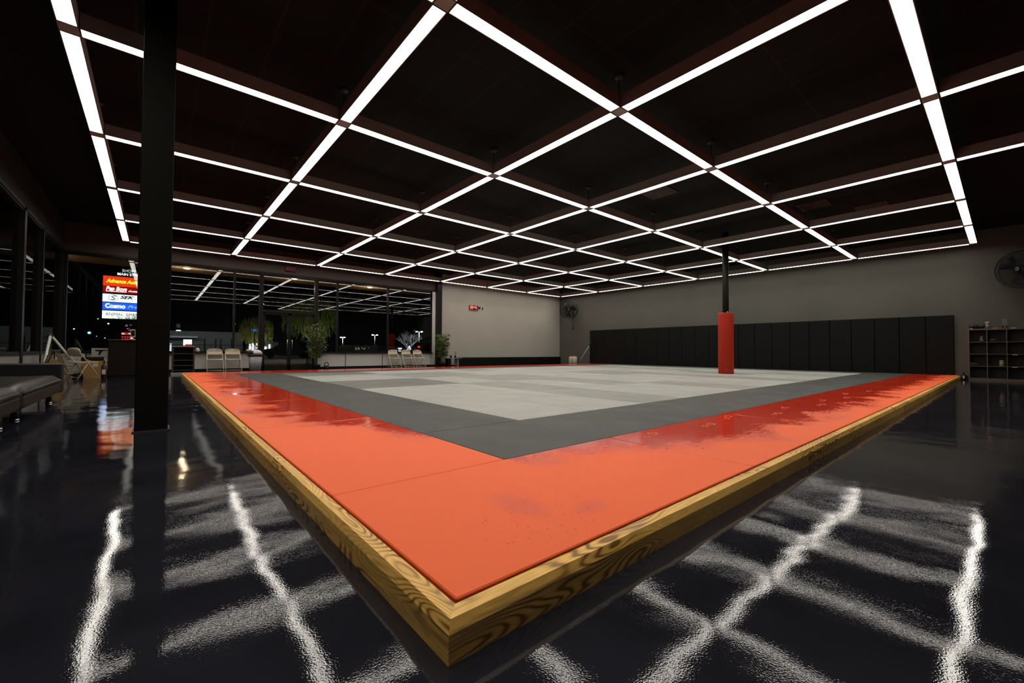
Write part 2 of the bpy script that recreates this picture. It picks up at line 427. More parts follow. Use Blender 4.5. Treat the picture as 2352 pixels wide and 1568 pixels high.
for z0, k in ((.12, .03), (.18, -.04), (.26, .06), (.30, .02), (.06, .02)):
    pts = []
    for j in range(14):
        a = math.radians(190+j*9); pts.append((.2135*math.cos(a), .2135*math.sin(a), z0+k*math.sin(j*.25)-j*.008))
    st.tube(pts, .0014, 4)
st.build('scratches', mat('scratch_pale', (.6, .2, .12), .6), t)

# ================================================================== LIGHT GRID
SX, SY = 2.64, 2.64*1.0133; GX, GY, GZ, WD, HT = .7319*2.64, 1.2279*2.64, 3.9, .15, .165
def nx(a): return GX+a*SX
def ny(b): return GY+b*SY
def make_light(L):
    t = thing('linear_light', 'lit white linear light with dark housing, one straight run of the suspended ceiling grid', 'ceiling light', (0, 0, GZ), 0, 'linear lights of the ceiling grid')
    h = WD/2; e = .008
    m = MB().box(-L/2, L/2, -h, -h+e, 0, HT).box(-L/2, L/2, h-e, h, 0, HT).box(-L/2, L/2, -h+e, h-e, HT-.008, HT)
    m.box(-L/2, -L/2+.006, -h+e, h-e, 0, HT-.008).box(L/2-.006, L/2, -h+e, h-e, 0, HT-.008)
    m.build('housing', HOUS, t)
    MB().box(-L/2+.006, L/2-.006, -h+e, h-e, .006, .012).build('diffuser', DIFF, t)
    return t
proto = {}
def led_row(x, y, L, rz):
    l = D.lights.new('led_row', 'AREA'); l.shape = 'RECTANGLE'; l.size = L-.02; l.size_y = .12; l.energy = STRIP_W; l.color = LED; l.spread = math.radians(85)
    o = D.objects.new('led_row', l); COL.objects.link(o); o.location = (x, y, GZ-.004); o.rotation_euler = (0, 0, rz)
def place_light(x, y, L, rz):
    led_row(x, y, L, rz)
    if L not in proto: o = make_light(L); proto[L] = o; o.location = (x, y, GZ); o.rotation_euler = (0, 0, rz); return o
    return dup(proto[L], (x, y, GZ), rz)
LX, LY = SX-WD-.02, SY-WD-.02
nodes = set()
for b in range(-1, 6):
    for a in range(-1, 6):
        place_light((nx(a)+nx(a+1))/2, ny(b), LX, 0); nodes |= {(a, b), (a+1, b)}
for a in range(-1, 7):
    for b in range(-1, 5):
        place_light(nx(a), (ny(b)+ny(b+1))/2, LY, PI/2)
for a in (2, 3):
    place_light(nx(a), (ny(-2)+ny(-1))/2, LY, PI/2); nodes.add((a, -2))
place_light((nx(2)+nx(3))/2, ny(-2), LX, 0)
jt = None
for (a, b) in sorted(nodes):
    if jt is None:
        jt = thing('light_joint', 'square dark joint box on a thin hanging rod where ceiling lights cross', 'light joint', (0, 0, GZ), 0, 'joint boxes of the ceiling grid')
        MB().box(-WD/2, WD/2, -WD/2, WD/2, 0, HT, bev=.002).build('box', HOUS, jt)
        MB().tube([(0, 0, HT), (0, 0, ZC-GZ-.02)], .006, 6).build('rod', BLACK, jt)
        MB().lathe([(.0, -.035), (.05, -.03), (.075, 0)], 16, c=(0, 0, ZC-GZ)).build('canopy', mat('canopy_grey', (.035, .035, .035), .5), jt)
        jt.location = (nx(a), ny(b), GZ); continue
    dup(jt, (nx(a), ny(b), GZ))
# ceiling vents and a red pipe
VENT = mat('vent_paint', (.05, .019, .015), .6)
for i, (x, y, lb) in enumerate(((8.6, 5.05, 'dull brownish vent in the black ceiling above the middle of the mats'), (12.2, 3.0, 'dull brownish vent in the black ceiling, nearer of the two at right'), (13.4, 2.1, 'dull brownish vent in the black ceiling, farther of the two at right'))):
    t = thing('ceiling_vent', lb, 'vent', (x, y, ZC-.02), 0, 'vents in the black ceiling')
    MB().box(-.31, .31, -.31, .31, 0, .02).build('frame', VENT, t)
    s_ = MB()
    for k in range(9): s_.box(-.26, .26, -.25+k*.06, -.22+k*.06, -.008, 0)
    s_.build('slats', VENT, t)
tag(MB().tube([(2.2, YB+.05, ZC-.05), (2.2, 9.0, ZC-.05)], .022, 8).build('sprinkler_pipe', mat('red_pipe', (.25, .015, .01), .5)), 'thin dark red sprinkler pipe running under the black ceiling', 'pipe')

# ================================================================== MATS
MT = .12
def mat_obj(x0, x1, y0, y1, m, name, label, group, th=MT, zoff=0):
    g = .003
    b = MB().box(-(x1-x0)/2+g, (x1-x0)/2-g, -(y1-y0)/2+g, (y1-y0)/2-g, .0, th, bev=.004)
    o = b.build(name, m, None, ((x0+x1)/2, (y0+y1)/2, zoff))
    return tag(o, label, 'mat', group)
X0, Y0, XE, YE = .607, .934, 18.22, 14.60
struct(MB().box(X0+.003, XE, Y0+.003, YE, 0.001, .075).build('trim_mat_deck', mat('plywood', (.2, .14, .08), .7)))
ZM = .076; TH = MT-ZM
xr = [X0, 2.60, 4.59]+[4.59+2.01*k for k in range(1, 7)]+[XE]
for i in range(len(xr)-1):
    lb = 'red corner mat nearest the camera, inside the mitred oak curb' if i == 0 else ('red border mat with bare footprints beside the right oak curb' if i < 5 else 'red border mat along the right oak curb towards the wall pads')
    mat_obj(xr[i], xr[i+1], Y0, 1.945, RED, 'red_mat', lb, None if i == 0 else ('red mats along the right curb, near' if i < 5 else 'red mats along the right curb, far'), TH, ZM)
yl = [1.945+2.01*k for k in range(6)]+[13.3]
for i in range(len(yl)-1):
    mat_obj(X0, 1.60, yl[i], yl[i+1], RED, 'red_mat', 'red border mat along the left oak curb', 'red mats along the left curb', TH, ZM)
xf = [X0+2.01*k for k in range(9)]+[XE]
for i in range(len(xf)-1):
    mat_obj(xf[i], xf[i+1], 13.3, YE, RED, 'red_mat', 'red border mat in the far row, by the windows and grey wall', 'red mats of the far row', TH, ZM)
xd = [1.60, 3.62, 5.66]+[5.66+2.02*k for k in range(1, 6)]+[XE]
for i in range(len(xd)-1):
    mat_obj(xd[i], xd[i+1], 1.945, 2.955, DARKG, 'dark_grey_mat', 'dark grey mat in the row inside the right red border', 'dark grey mats inside the right red border', TH, ZM)
yd = [2.955+2.0*k for k in range(5)]+[12.6]
for i in range(len(yd)-1):
    mat_obj(1.60, 2.60, yd[i], yd[i+1], DARKG, 'dark_grey_mat', 'dark grey mat in the row inside the left red border', 'dark grey mats inside the left red border', TH, ZM)
    mat_obj(17.05, XE, yd[i], yd[i+1], DARKG, 'dark_grey_mat', 'dark grey mat in the row against the black wall pads', 'dark grey mats against the wall pads', TH, ZM)
for i in range(len(xd)-1):
    mat_obj(xd[i], xd[i+1], 12.6, 13.3, DARKG, 'dark_grey_mat', 'narrow dark grey mat before the far red border', 'dark grey mats before the far red border', TH, ZM)
ncol = 14; cw = (17.05-2.60)/ncol; yc = [2.955, 4.955, 6.98, 9.0, 11.1, 12.6]
rnd = random.Random(3)
for k in range(ncol):
    for j in range(5):
        if j == 0: mid = (k % 3 == 2)
        elif k == 0: mid = j in (2, 4)
        elif k == 1: mid = j in (2, 4)
        else: mid = rnd.random() < .42
        x0 = 2.60+k*cw
        mat_obj(x0, x0+cw, yc[j], yc[j+1], (DIMG if k < 2 else MIDG) if mid else LIGHTG, 'light_grey_mat',
                ('slightly darker' if mid else 'pale')+' light grey mat laid in the centre of the training floor', 'darker centre mats' if mid else 'pale centre mats', TH, ZM)

# oak curb boards: profile in (across, z); outer face at across = 0
def curb(L, loc, rz, label, group, mit0=0, mit1=0):
    prof = [(0, 0), (0, .074), (.012, .104), (.050, .110), (.050, 0)]
    n = len(prof); vs = [(mit0*p[0], p[0], p[1]) for p in prof]+[(L-mit1*p[0], p[0], p[1]) for p in prof]
    fs = [tuple(range(n)), tuple(range(n, 2*n))[::-1]]+[(i, i+n, (i+1) % n+n, (i+1) % n) for i in range(n)]
    o = MB().add(vs, fs).build('curb_board', WOOD, None, loc, (0, 0, rz))
    return tag(o, label, 'curb board', group)
ox, oy = .555, .884
js = [ox, 2.70, 5.1, 7.5, 9.9, 12.3, 14.7, XE]
for i in range(len(js)-1):
    lb = 'golden oak curb board right of the mitred front corner' if i == 0 else 'golden oak curb board farther along the right edge of the mats'
    curb(js[i+1]-js[i]-.0015, (js[i], oy, 0), 0, lb, None if i == 0 else 'oak curb boards along the right edge', mit0=1 if i == 0 else 0)
jl = [oy, 2.93, 5.3, 7.7, 10.1, 12.4, YE+.05]
for i in range(len(jl)-1):
    L = jl[i+1]-jl[i]-.0015
    # board local x runs towards -Y so that its outer face looks to -X
    lb = 'golden oak curb board left of the mitred front corner' if i == 0 else 'golden oak curb board farther along the left edge of the mats'
    curb(L, (ox, jl[i]+L, 0), -PI/2, lb, None if i == 0 else 'oak curb boards along the left edge', mit1=1 if i == 0 else 0)

# footprints left on the red mats
FOOT = mat('damp_footprint', (.72, .16, .08), .5)
def footprint(x, y, a, sd, i):
    b = MB(); n = 14
    def blob(cx, cy, rx, ry):
        vs = []; z = .0012
        for j in range(n):
            q = 2*PI*j/n; vs.append((cx+rx*math.cos(q), cy+ry*math.sin(q), z))
        for j in range(n):
            q = 2*PI*j/n; vs.append((cx+rx*.72*math.cos(q), cy+ry*.72*math.sin(q), z))
        b.add(vs, [(j, (j+1) % n, n+(j+1) % n, n+j) for j in range(n)])
    blob(-.085, 0, .032, .026); blob(.05, .004*sd, .045, .038)
    blob(.115, .022*sd, .013, .011); blob(.118, 0, .009, .008); blob(.113, -.018*sd, .008, .007); blob(.104, -.032*sd, .007, .006)
    tag(b.build('footprint', FOOT, None, (x, y, MT), (0, 0, a)), 'faint bare footprint on the red border mats beside the right curb', 'footprint', 'bare footprints on the red mats')
for i, (x, y, a, sd) in enumerate([(2.95, 1.80, .25, 1), (3.75, 1.72, .1, -1), (4.35, 1.80, .3, 1), (5.0, 1.58, .1, -1), (5.6, 1.68, .2, 1), (6.3, 1.50, 0, -1), (6.9, 1.62, .2, 1), (7.6, 1.50, .1, -1), (8.3, 1.65, .2, 1), (1.75, 1.86, .4, 1), (9.2, 1.52, .1, -1)]):
    footprint(x, y, a, sd, i)

# ================================================================== WALL PADS
for i in range(23):
    y0 = 1.01+.61*i; y1 = min(y0+.61, 14.85)
    if y1-y0 < .1: break
    lb = 'black padded wall panel, rightmost, ending by the cubby shelf' if i == 0 else 'tall black padded wall panel in the row on the right wall'
    tag(MB().box(-.045, .05, 0, y1-y0-.006, 0, 1.80, bev=.012).build('wall_pad', PAD, None, (18.265, y0, .121)), lb, 'wall pad', None if i == 0 else 'black wall pads on the right wall')
# low black wall bench pad along the far wall
k = 0; x = 11.12
while x < 18.0:
    tag(MB().box(0, min(1.6, 18.29-x)-.01, 0, .10, 0, .44, bev=.012).build('low_pad', PAD, None, (x, 17.07, 0)), 'low black pad standing along the foot of the grey wall', 'pad', 'low black pads by the grey wall'); x += 1.6

# ================================================================== WALL FANS
def wall_fan(loc, face, name_label, R=.50, roll=0):
    t = thing('wall_fan', name_label, 'fan', loc)
    q = Vector(face).to_track_quat('Z', 'Y').to_matrix().to_4x4()
    def place(mb):
        mb.v = [tuple(q @ Vector(v)) for v in mb.v]; return mb
    cage = MB()
    for rr, z, th in ((R, .0, .012), (R, .16, .012), (R*.9, .18, .004), (R*.8, .20, .004), (R*.7, .206, .004), (R*.6, .213, .004), (R*.5, .217, .004), (R*.4, .219, .004), (R*.3, .22, .004), (R*.8, -.05, .003), (R*.5, -.07, .003)):
        pts = [(rr*math.cos(2*PI*j/40), rr*math.sin(2*PI*j/40), z) for j in range(41)]; cage.tube(pts, th, 6, caps=False)
    for j in range(90):
        a = 2*PI*j/90; c, s_ = math.cos(a), math.sin(a)
        cage.tube([(R*c, R*s_, 0), (R*c, R*s_, .16), (R*.8*c, R*.8*s_, .20), (R*.3*c, R*.3*s_, .22), (R*.12*c, R*.12*s_, .222)], .0032, 4, caps=False)
        cage.tube([(R*c, R*s_, 0), (R*.8*c, R*.8*s_, -.05), (R*.2*c, R*.2*s_, -.075)], .0032, 4, caps=False)
    place(cage).build('cage', BLACK, t)
    for j in range(3):
        b = MB(); a0 = 2*PI*j/3+.4; vs = []; n = 10
        for s1 in (0, 1):
            for i in range(n+1):
                rr = .07+(R*.88-.07)*i/n; wdt = .16+.30*math.sin(PI*min(1, i/n*.62+.1))
                for sgn in (-1, 1):
                    a = a0+sgn*wdt*1.15; vs.append((rr*math.cos(a), rr*math.sin(a), .08+.035*sgn+.004*s1))
        fs = []
        m_ = 2*(n+1)
        for i in range(n):
            fs.append((2*i, 2*i+1, 2*i+3, 2*i+2)); fs.append((m_+2*i, m_+2*i+2, m_+2*i+3, m_+2*i+1))
            fs.append((2*i, 2*i+2, m_+2*i+2, m_+2*i)); fs.append((2*i+1, m_+2*i+1, m_+2*i+3, 2*i+3))
        fs.append((2*n, 2*n+1, m_+2*n+1, m_+2*n)); fs.append((0, m_, m_+1, 1))
        b.add(vs, fs, None, True); place(b).build('blade', mat('fan_blade', (.012, .012, .012), .35, spec=.4), t)
    place(MB().lathe([(0, -.26), (.08, -.26), (.10, -.22), (.10, -.04), (.07, 0), (.05, .12), (0, .12)], 24)).build('motor', BLACK, t)
    bd = place(MB().lathe([(.0, .222), (.07, .222), (.07, .228), (.0, .230)], 24)).build('hub_badge', DKPL, t)
    mk = MB()
    mk.tube([(-.025, .03, .234), (.0, .042, .234), (.026, .028, .234), (.012, .004, .234), (.03, -.012, .234), (.0, -.03, .234), (-.03, -.02, .234)], .006, 6)
    place(mk).build('hub_mark', mat('silver_mark', (.6, .6, .6), .4), bd)
    back = q @ Vector((0, 0, -.24)); wx = XR-.01-loc[0]
    br = MB().tube([back, (back.x*.5+wx*.5, back.y*.6, -.05), (wx, back.y*.6, -.08)], .028, 8).box(wx-.03, wx+.005, back.y*.6-.07, back.y*.6+.07, -.30, .10)
    br.build('wall_bracket', BLACK, t)
    cd = MB().tube([(wx-.03, back.y*.6, -.28), (wx-.05, back.y*.6-.02, -.5), (wx-.03, back.y*.6, -.72), (wx-.03, back.y*.6, -.98)], .008, 6).box(wx-.05, wx-.01, back.y*.6-.025, back.y*.6+.025, -1.1, -.96)
    cd.build('cord', BLACK, t)
    return t
wall_fan((17.86, 16.05, 3.11), (-.80, -.55, -.04), 'black round wall fan near the corner of the two grey walls')
wall_fan((17.80, -.33, 3.05), (-.80, .45, -.05), 'black round wall fan above the cubby shelf, cut by the frame')

# ================================================================== FOLDING CHAIRS
def make_chair(label, group=None):
    t = thing('folding_chair', label, 'chair', (0, 0, 0), 0, group)
    # chair faces -Y; y = -.20 front feet ... +.22 rear feet
    def arc(z, hw, y):   # top bow
        return [(-hw, y, z), (-hw, y+.004, z+.03), (-hw*.93, y+.008, z+.07), (-hw*.75, y+.01, z+.10), (-hw*.4, y+.012, z+.115), (0, y+.012, z+.118),
                (hw*.4, y+.012, z+.115), (hw*.75, y+.01, z+.10), (hw*.93, y+.008, z+.07), (hw, y+.004, z+.03), (hw, y, z)]
    top = arc(.66, .205, .175)
    pts = [(-.225, -.235, .01), (-.215, -.04, .34)]+top+[(.215, -.04, .34), (.225, -.235, .01)]
    MB().tube(pts, .011, 8).build('front_frame', BEIGE, t)
    for s in (-1, 1):
        l = MB().tube([(s*.195, .0, .44), (s*.195, .10, .26), (s*.20, .225, .01)], .010, 8).build('leg', BEIGE, t)
    for q0 in ([(-.2, .19, .08), (.2, .19, .08)], [(-.222, -.20, .075), (.222, -.20, .075)], [(-.198, .12, .22), (.198, .12, .22)]): MB().tube(q0, .006, 6).build('stretcher', BEIGE, t)
    b = MB(); n = 12; vs = []; rows = [(.585, .19, .140), (.63, .20, .158), (.69, .197, .175), (.73, .18, .182), (.755, .145, .186), (.768, .08, .188)]
    for th in (0, .012):
        for (z, hw, y) in rows:
            for i in range(n+1):
                u = -1+2*i/n; vs.append((u*hw, y+.03*(1-u*u)*.9+th, z))
    R_ = len(rows); W_ = n+1; fs = []
    for k_ in range(R_-1):
        for i in range(n):
            a = k_*W_+i; fs.append((a, a+1, a+W_+1, a+W_)); a += R_*W_; fs.append((a, a+W_, a+W_+1, a+1))
    for i in range(n):
        a = i; fs.append((a, a+R_*W_, a+1+R_*W_, a+1)); a = (R_-1)*W_+i; fs.append((a, a+1, a+1+R_*W_, a+R_*W_))
    for k_ in range(R_-1):
        a = k_*W_; fs.append((a, a+W_, a+W_+R_*W_, a+R_*W_)); a += n; fs.append((a, a+R_*W_, a+W_+R_*W_, a+W_))
    b.add(vs, fs, None, True).build('backrest', BEIGE, t)
    # seat pan with rolled edges
    poly = [(-.195, -.20), (-.15, -.225), (.15, -.225), (.195, -.20), (.20, .10), (.16, .165), (-.16, .165), (-.20, .10)]
    MB().prism(poly, 2, .425, .443).build('seat', BEIGE, t, bevel=.006)
    for s in (-1, 1): MB().tube([(s*.205, -.10, .435), (s*.20, .04, .50)], .006, 6).build('hinge_bar', BEIGE, t)
    return t
ch = make_chair('beige folding chair, left of the pair beside the dark cart')
ch.location = (1.50, 16.78, 0)
dup(ch, (2.00, 16.78, 0), 0.0, 'beige folding chair, right of the pair, next to the grey bin')
dup(ch, (7.73, 16.78, 0), .04, 'beige folding chair, leftmost of three before the far window')
dup(ch, (8.34, 16.78, 0), .03, 'beige folding chair, middle of three before the far window')
dup(ch, (8.88, 16.78, 0), .03, 'beige folding chair, rightmost of three, nearest the black pilaster')
dup(ch, (-1.32, 14.35, 0), math.radians(37+90), 'beige folding chair standing alone by the cardboard boxes, seen from behind')

# ================================================================== COUCH (two sections)
def couch(y0, y1, arm, label):
    t = thing('sofa_section', label, 'sofa', (-1.42, y0, 0))
    L = y1-y0
    MB().box(-.40, .40, 0, L, .13, .30, bev=.03).build('base', LEATH, t, bevel=.01)
    c = MB(); n = 10; m_ = 12; vs = []
    for i in range(n+1):
        for j in range(m_+1):
            u, v = i/n, j/m_; ex = min(u, 1-u, .12)/.12; ey = min(v, 1-v, .08)/.08
            z = .30+.085*(1-(1-ex)**2*.7)*(1-(1-ey)**2*.6)+.015*math.sin(PI*u)*math.sin(PI*v)+.004*math.sin(9*u+7*v)
            vs.append((-.30+.71*u, .01+(L-.02-(.12 if arm else 0))*v, z))
    fs = [(i*(m_+1)+j, i*(m_+1)+j+1, (i+1)*(m_+1)+j+1, (i+1)*(m_+1)+j) for i in range(n) for j in range(m_)]
    nb = len(vs); vs += [(x, y, .28) for (x, y, z) in vs]
    fs += [tuple(nb+k for k in f)[::-1] for f in fs]
    W_ = m_+1
    for i in range(n): fs.append((i*W_, (i+1)*W_, nb+(i+1)*W_, nb+i*W_)); a = i*W_+m_; fs.append((a, nb+a, nb+a+W_, a+W_))
    for j in range(m_): fs.append((j, nb+j, nb+j+1, j+1)); a = n*W_+j; fs.append((a, a+1, nb+a+1, nb+a))
    c.add(vs, fs, None, True).build('seat_cushion', LEATH, t)
    MB().prism([(-.42, .30), (-.28, .30), (-.37, .74), (-.47, .74)], 1, .0, L-(.12 if arm else 0)).build('backrest', LEATH, t, bevel=.02)
    if arm: MB().box(-.42, .41, L-.11, L, .13, .555, bev=.02).build('arm', mat('dark_leather_arm', (.012, .011, .010), .5), t)
    for (lx, ly) in ((.30, .28), (.30, L-.28), (-.30, .28), (-.30, L-.28)):
        lg = MB().lathe([(.032, 0), (.032, .13)], 16, c=(lx, ly, .0)).build('leg', BLACK, t)
        MB().lathe([(.036, 0), (.038, .006), (.036, .016)], 16, c=(lx, ly, .0)).build('foot', CHROME, lg)
couch(4.2, 6.42, False, 'black leather sofa section at the left frame edge')
couch(6.52, 8.95, True, 'black leather sofa section with a low arm at its far end')

# ================================================================== LEFT CORNER CLUTTER
t = thing('reception_desk', 'tall dark brown reception desk partly behind the black column', 'desk', (-.60, 15.6, 0))
MB().box(-.34, .55, -.35, .30, .06, .98).build('body', DWOOD, t, bevel=.004)
MB().box(-.36, .57, -.38, .32, .98, 1.015).build('top', mat('desk_top', (.035, .028, .02), .3), t, bevel=.004)
MB().box(-.32, .53, -.32, .28, 0, .06).build('plinth', BLACK, t)
t = thing('card_reader', 'small white payment terminal standing on the dark desk', 'card reader', (-.47, 15.45, 1.015))
MB().lathe([(.055, 0), (.055, .01), (.015, .03), (.015, .12)], 20).build('stand', WHITEPL, t)
sh = MB().prism([(-.05, .07), (-.05, .26), (-.035, .28), (.035, .28), (.05, .26), (.05, .07)], 1, -.015, .015).build('case', WHITEPL, t, bevel=.005)
MB().box(-.038, .038, -.02, -.0155, .10, .255).build('screen', DKPL, sh)
# whiteboard with handwriting
t = thing('whiteboard', 'framed whiteboard with handwriting leaning behind the lone chair', 'whiteboard', (-1.66, 15.62, 0))
MB().box(-.27, .27, 0, .02, .02, .64).build('board', WHITEPL, t)
fr = MB().box(-.29, -.27, -.01, .03, 0, .66).box(.27, .29, -.01, .03, 0, .66).box(-.29, .29, -.01, .03, .64, .66).box(-.29, .29, -.01, .03, 0, .02)
fr.build('frame', BLACK, t)
INK = mat('marker_ink', (.03, .03, .04), .6)
for k_, s_ in enumerate(('Training Times', 'Fight Team', 'Tues', 'Thurs', 'Fri')):
    text('writing', s_, .062, INK, t, (0, -.002, .57-k_*.085), (PI/2, 0, 0), .001)
t = thing('shirt_board', 'white board with a black swoosh mark beside the dark desk', 'board', (-1.13, 16.0, .40))
MB().box(-.18, .18, 0, .015, .10, .38).build('panel', WHITEPL, t)
MB().prism([(-.12, .31), (-.10, .335), (.13, .335), (.13, .315), (.06, .31), (.02, .28), (-.01, .20), (-.05, .20), (-.03, .29), (-.10, .30)], 1, -.004, 0).build('mark', BLACK, t)
MB().box(-.17, -.14, .0, .03, -.40, .10).box(.14, .17, .0, .03, -.40, .10).build('stand', BLACK, t)
def cbox(x, y, sx, sy, sz, rz, lb, z=0):
    t = thing('cardboard_box', lb, 'box', (x, y, z), rz)
    MB().box(-sx/2, sx/2, -sy/2, sy/2, 0, sz).build('carton', CARD, t, bevel=.003)
    MB().box(-sx/2-.001, sx/2+.001, -.03, .03, sz, sz+.001).build('tape', mat('tape', (.5, .38, .2), .3), t)
    return t
cbox(-1.82, 14.95, .30, .32, .50, .05, 'open cardboard box behind the step ladder')
t = thing('cardboard_box', 'wide cardboard box with a sticker right of the lone chair', 'box', (-1.22, 15.35, 0), -.08)
MB().prism([(-.14, .0), (.16, .0), (.20, .45), (-.18, .45)], 1, -.18, .18).build('carton', CARD, t)
MB().box(.02, .12, -.186, -.181, .30, .38).build('sticker', WHITEPL, t)
tag(MB().box(-.20, .18, -.15, .15, 0, .10, bev=.01).build('folded_jacket', DKPL, None, (-1.22, 15.35, .452), (0, 0, -.08)), 'black folded jacket lying on the wide cardboard box', 'jacket')
t = thing('fire_extinguisher', 'dark red fire extinguisher standing at the foot of the desk', 'fire extinguisher', (-.98, 14.85, 0))
MB().lathe([(.05, 0), (.055, .01), (.055, .32), (.03, .37), (.018, .38)], 20).build('cylinder', mat('extinguisher_red', (.05, .005, .005), .5), t)
MB().box(-.035, .035, -.057, -.052, .12, .24).build('label_plate', WHITEPL, t)
MB().tube([(0, 0, .37), (0, 0, .42), (.05, 0, .43), (.08, 0, .30)], .010, 8).build('valve', BLACK, t)
t = thing('step_ladder', 'small wooden step ladder standing open behind the sofa arm', 'ladder', (-1.69, 13.6, 0))
LW = mat('ladder_wood', (.16, .13, .09), .6)
for s in (-1, 1):
    for yy in (-.17, .17): MB().tube([(s*.27, yy, 0), (s*.03, yy, .72)], .020, 4).build('rail', LW, t)
    sp = MB()
    for z in (.2, .4, .6):
        xx = .27-.24*z/.72; sp.box(s*xx-.03, s*xx+.03, -.17, .17, z-.012, z+.012)
    sp.build('step', LW, t)
MB().box(-.07, .07, -.19, .19, .715, .735).build('top_step', LW, t)
t = thing('toy_skateboard', 'small dark skateboard lying on the floor before the whiteboard', 'skateboard', (-1.53, 15.30, 0), 1.45)
MB().prism([(-.30, .12), (-.22, .085), (.22, .085), (.30, .12), (.29, .13), (.21, .097), (-.21, .097), (-.29, .13)], 1, -.09, .09).build('deck', BLACK, t)
for x_ in (-.18, .18):
    MB().tube([(x_, -.09, .035), (x_, .09, .035)], .010, 6).box(x_-.02, x_+.02, -.02, .02, .03, .085).build('truck', CHROME, t)
    for y_ in (-.085, .085): MB().tube([(x_, y_-.015, .03), (x_, y_+.015, .03)], .03, 14).build('wheel', DKPL, t)

# white tube A-frame in the glass corner
t = thing('tube_frame', 'white tube A-frame standing in the glass corner, taller than the step ladder', 'stand', (0, 0, 0))
WFR = mat('frame_white', (.70, .72, .60), .5)
for a_, b_ in (((-1.945, 15.2, 1.07), (-1.42, 16.0, .03)), ((-1.955, 15.12, 1.07), (-1.975, 14.2, .03))):
    MB().tube([a_, b_], .026, 10).build('leg', WFR, t)
MB().tube([(-1.95, 15.10, 1.075), (-1.94, 15.22, 1.075)], .034, 10).build('hinge', DKPL, t)

# ================================================================== ITEMS ALONG THE FAR WALL
t = thing('open_cart', 'dark open shelf cart with a pale top left of the chair pair', 'shelf cart', (.66, 16.35, 0))
CRT = mat('cart_brown', (.05, .025, .018), .4)
MB().box(-.27, .27, -.24, .24, .83, .86).build('top', mat('cart_top', (.28, .27, .22), .4), t)
for s in (-1, 1): MB().box(s*.25-.02, s*.25+.02, -.22, .22, .06, .83).build('side_panel', CRT, t)
MB().box(-.23, .23, .19, .21, .06, .83).build('back_panel', BLACK, t)
for z in (.12, .26, .42, .62): MB().box(-.23, .23, -.21, .19, z, z+.012).build('shelf', mat('cart_shelf', (.12, .12, .10), .25), t)
MB().box(-.29, .29, -.27, .24, 0, .06).build('base', mat('cart_base', (.33, .31, .24), .5), t)
tag(MB().lathe([(.03, 0), (.055, .03), (.06, .08), (.03, .13), (.0, .14)], 14).build('white_bag', WHITEPL, None, (1.06, 17.10, .67)), 'small white plastic bag on the sill beside the cart', 'bag')
t = thing('swing_bin', 'grey plastic swing-top bin right of the chair pair', 'bin', (2.60, 16.55, 0))
vs = []; fs = []
def rrect(cx, cy, hx, hy, r, z, n=5):
    out = []
    for (sx, sy, a0) in ((1, 1, 0), (-1, 1, PI/2), (-1, -1, PI), (1, -1, 1.5*PI)):
        for k in range(n): a = a0+PI/2*k/(n-1); out.append((cx+sx*(hx-r)+r*math.cos(a), cy+sy*(hy-r)+r*math.sin(a), z))
    return out
def loft(rings, m=None):
    b = MB(); n = len(rings[0]); vs = [p for r in rings for p in r]
    fs = [(i*n+j, i*n+(j+1) % n, (i+1)*n+(j+1) % n, (i+1)*n+j) for i in range(len(rings)-1) for j in range(n)]
    fs += [tuple(range(n))[::-1], tuple((len(rings)-1)*n+j for j in range(n))]
    return b.add(vs, fs, m, True)
loft([rrect(0, 0, .145, .12, .04, 0), rrect(0, 0, .20, .16, .05, .56)]).build('body', GREYPL, t)
loft([rrect(0, 0, .215, .175, .05, .54), rrect(0, 0, .225, .185, .05, .56), rrect(0, 0, .22, .18, .05, .60)]).build('rim', DKPL, t)
loft([rrect(0, 0, .20, .165, .05, .60), rrect(-.04, 0, .15, .15, .05, .68), rrect(-.05, 0, .12, .12, .05, .72)]).build('lid', BLACK, t)
loft([rrect(.045, -.02, .15, .155, .05, .605), rrect(.045, -.02, .14, .150, .05, .67), rrect(.03, -.01, .11, .13, .05, .725), rrect(.01, 0, .07, .10, .04, .755)]).build('swing_flap', mat('flap_grey', (.6, .6, .6), .35), t)
tag(MB().lathe([(.0, 0), (.05, .02), (.07, .06), (.05, .10), (0, .11)], 12).build('paper_roll', CREAM, None, (2.47, 17.11, .67)), 'crumpled cream paper on the sill behind the bin', 'paper')

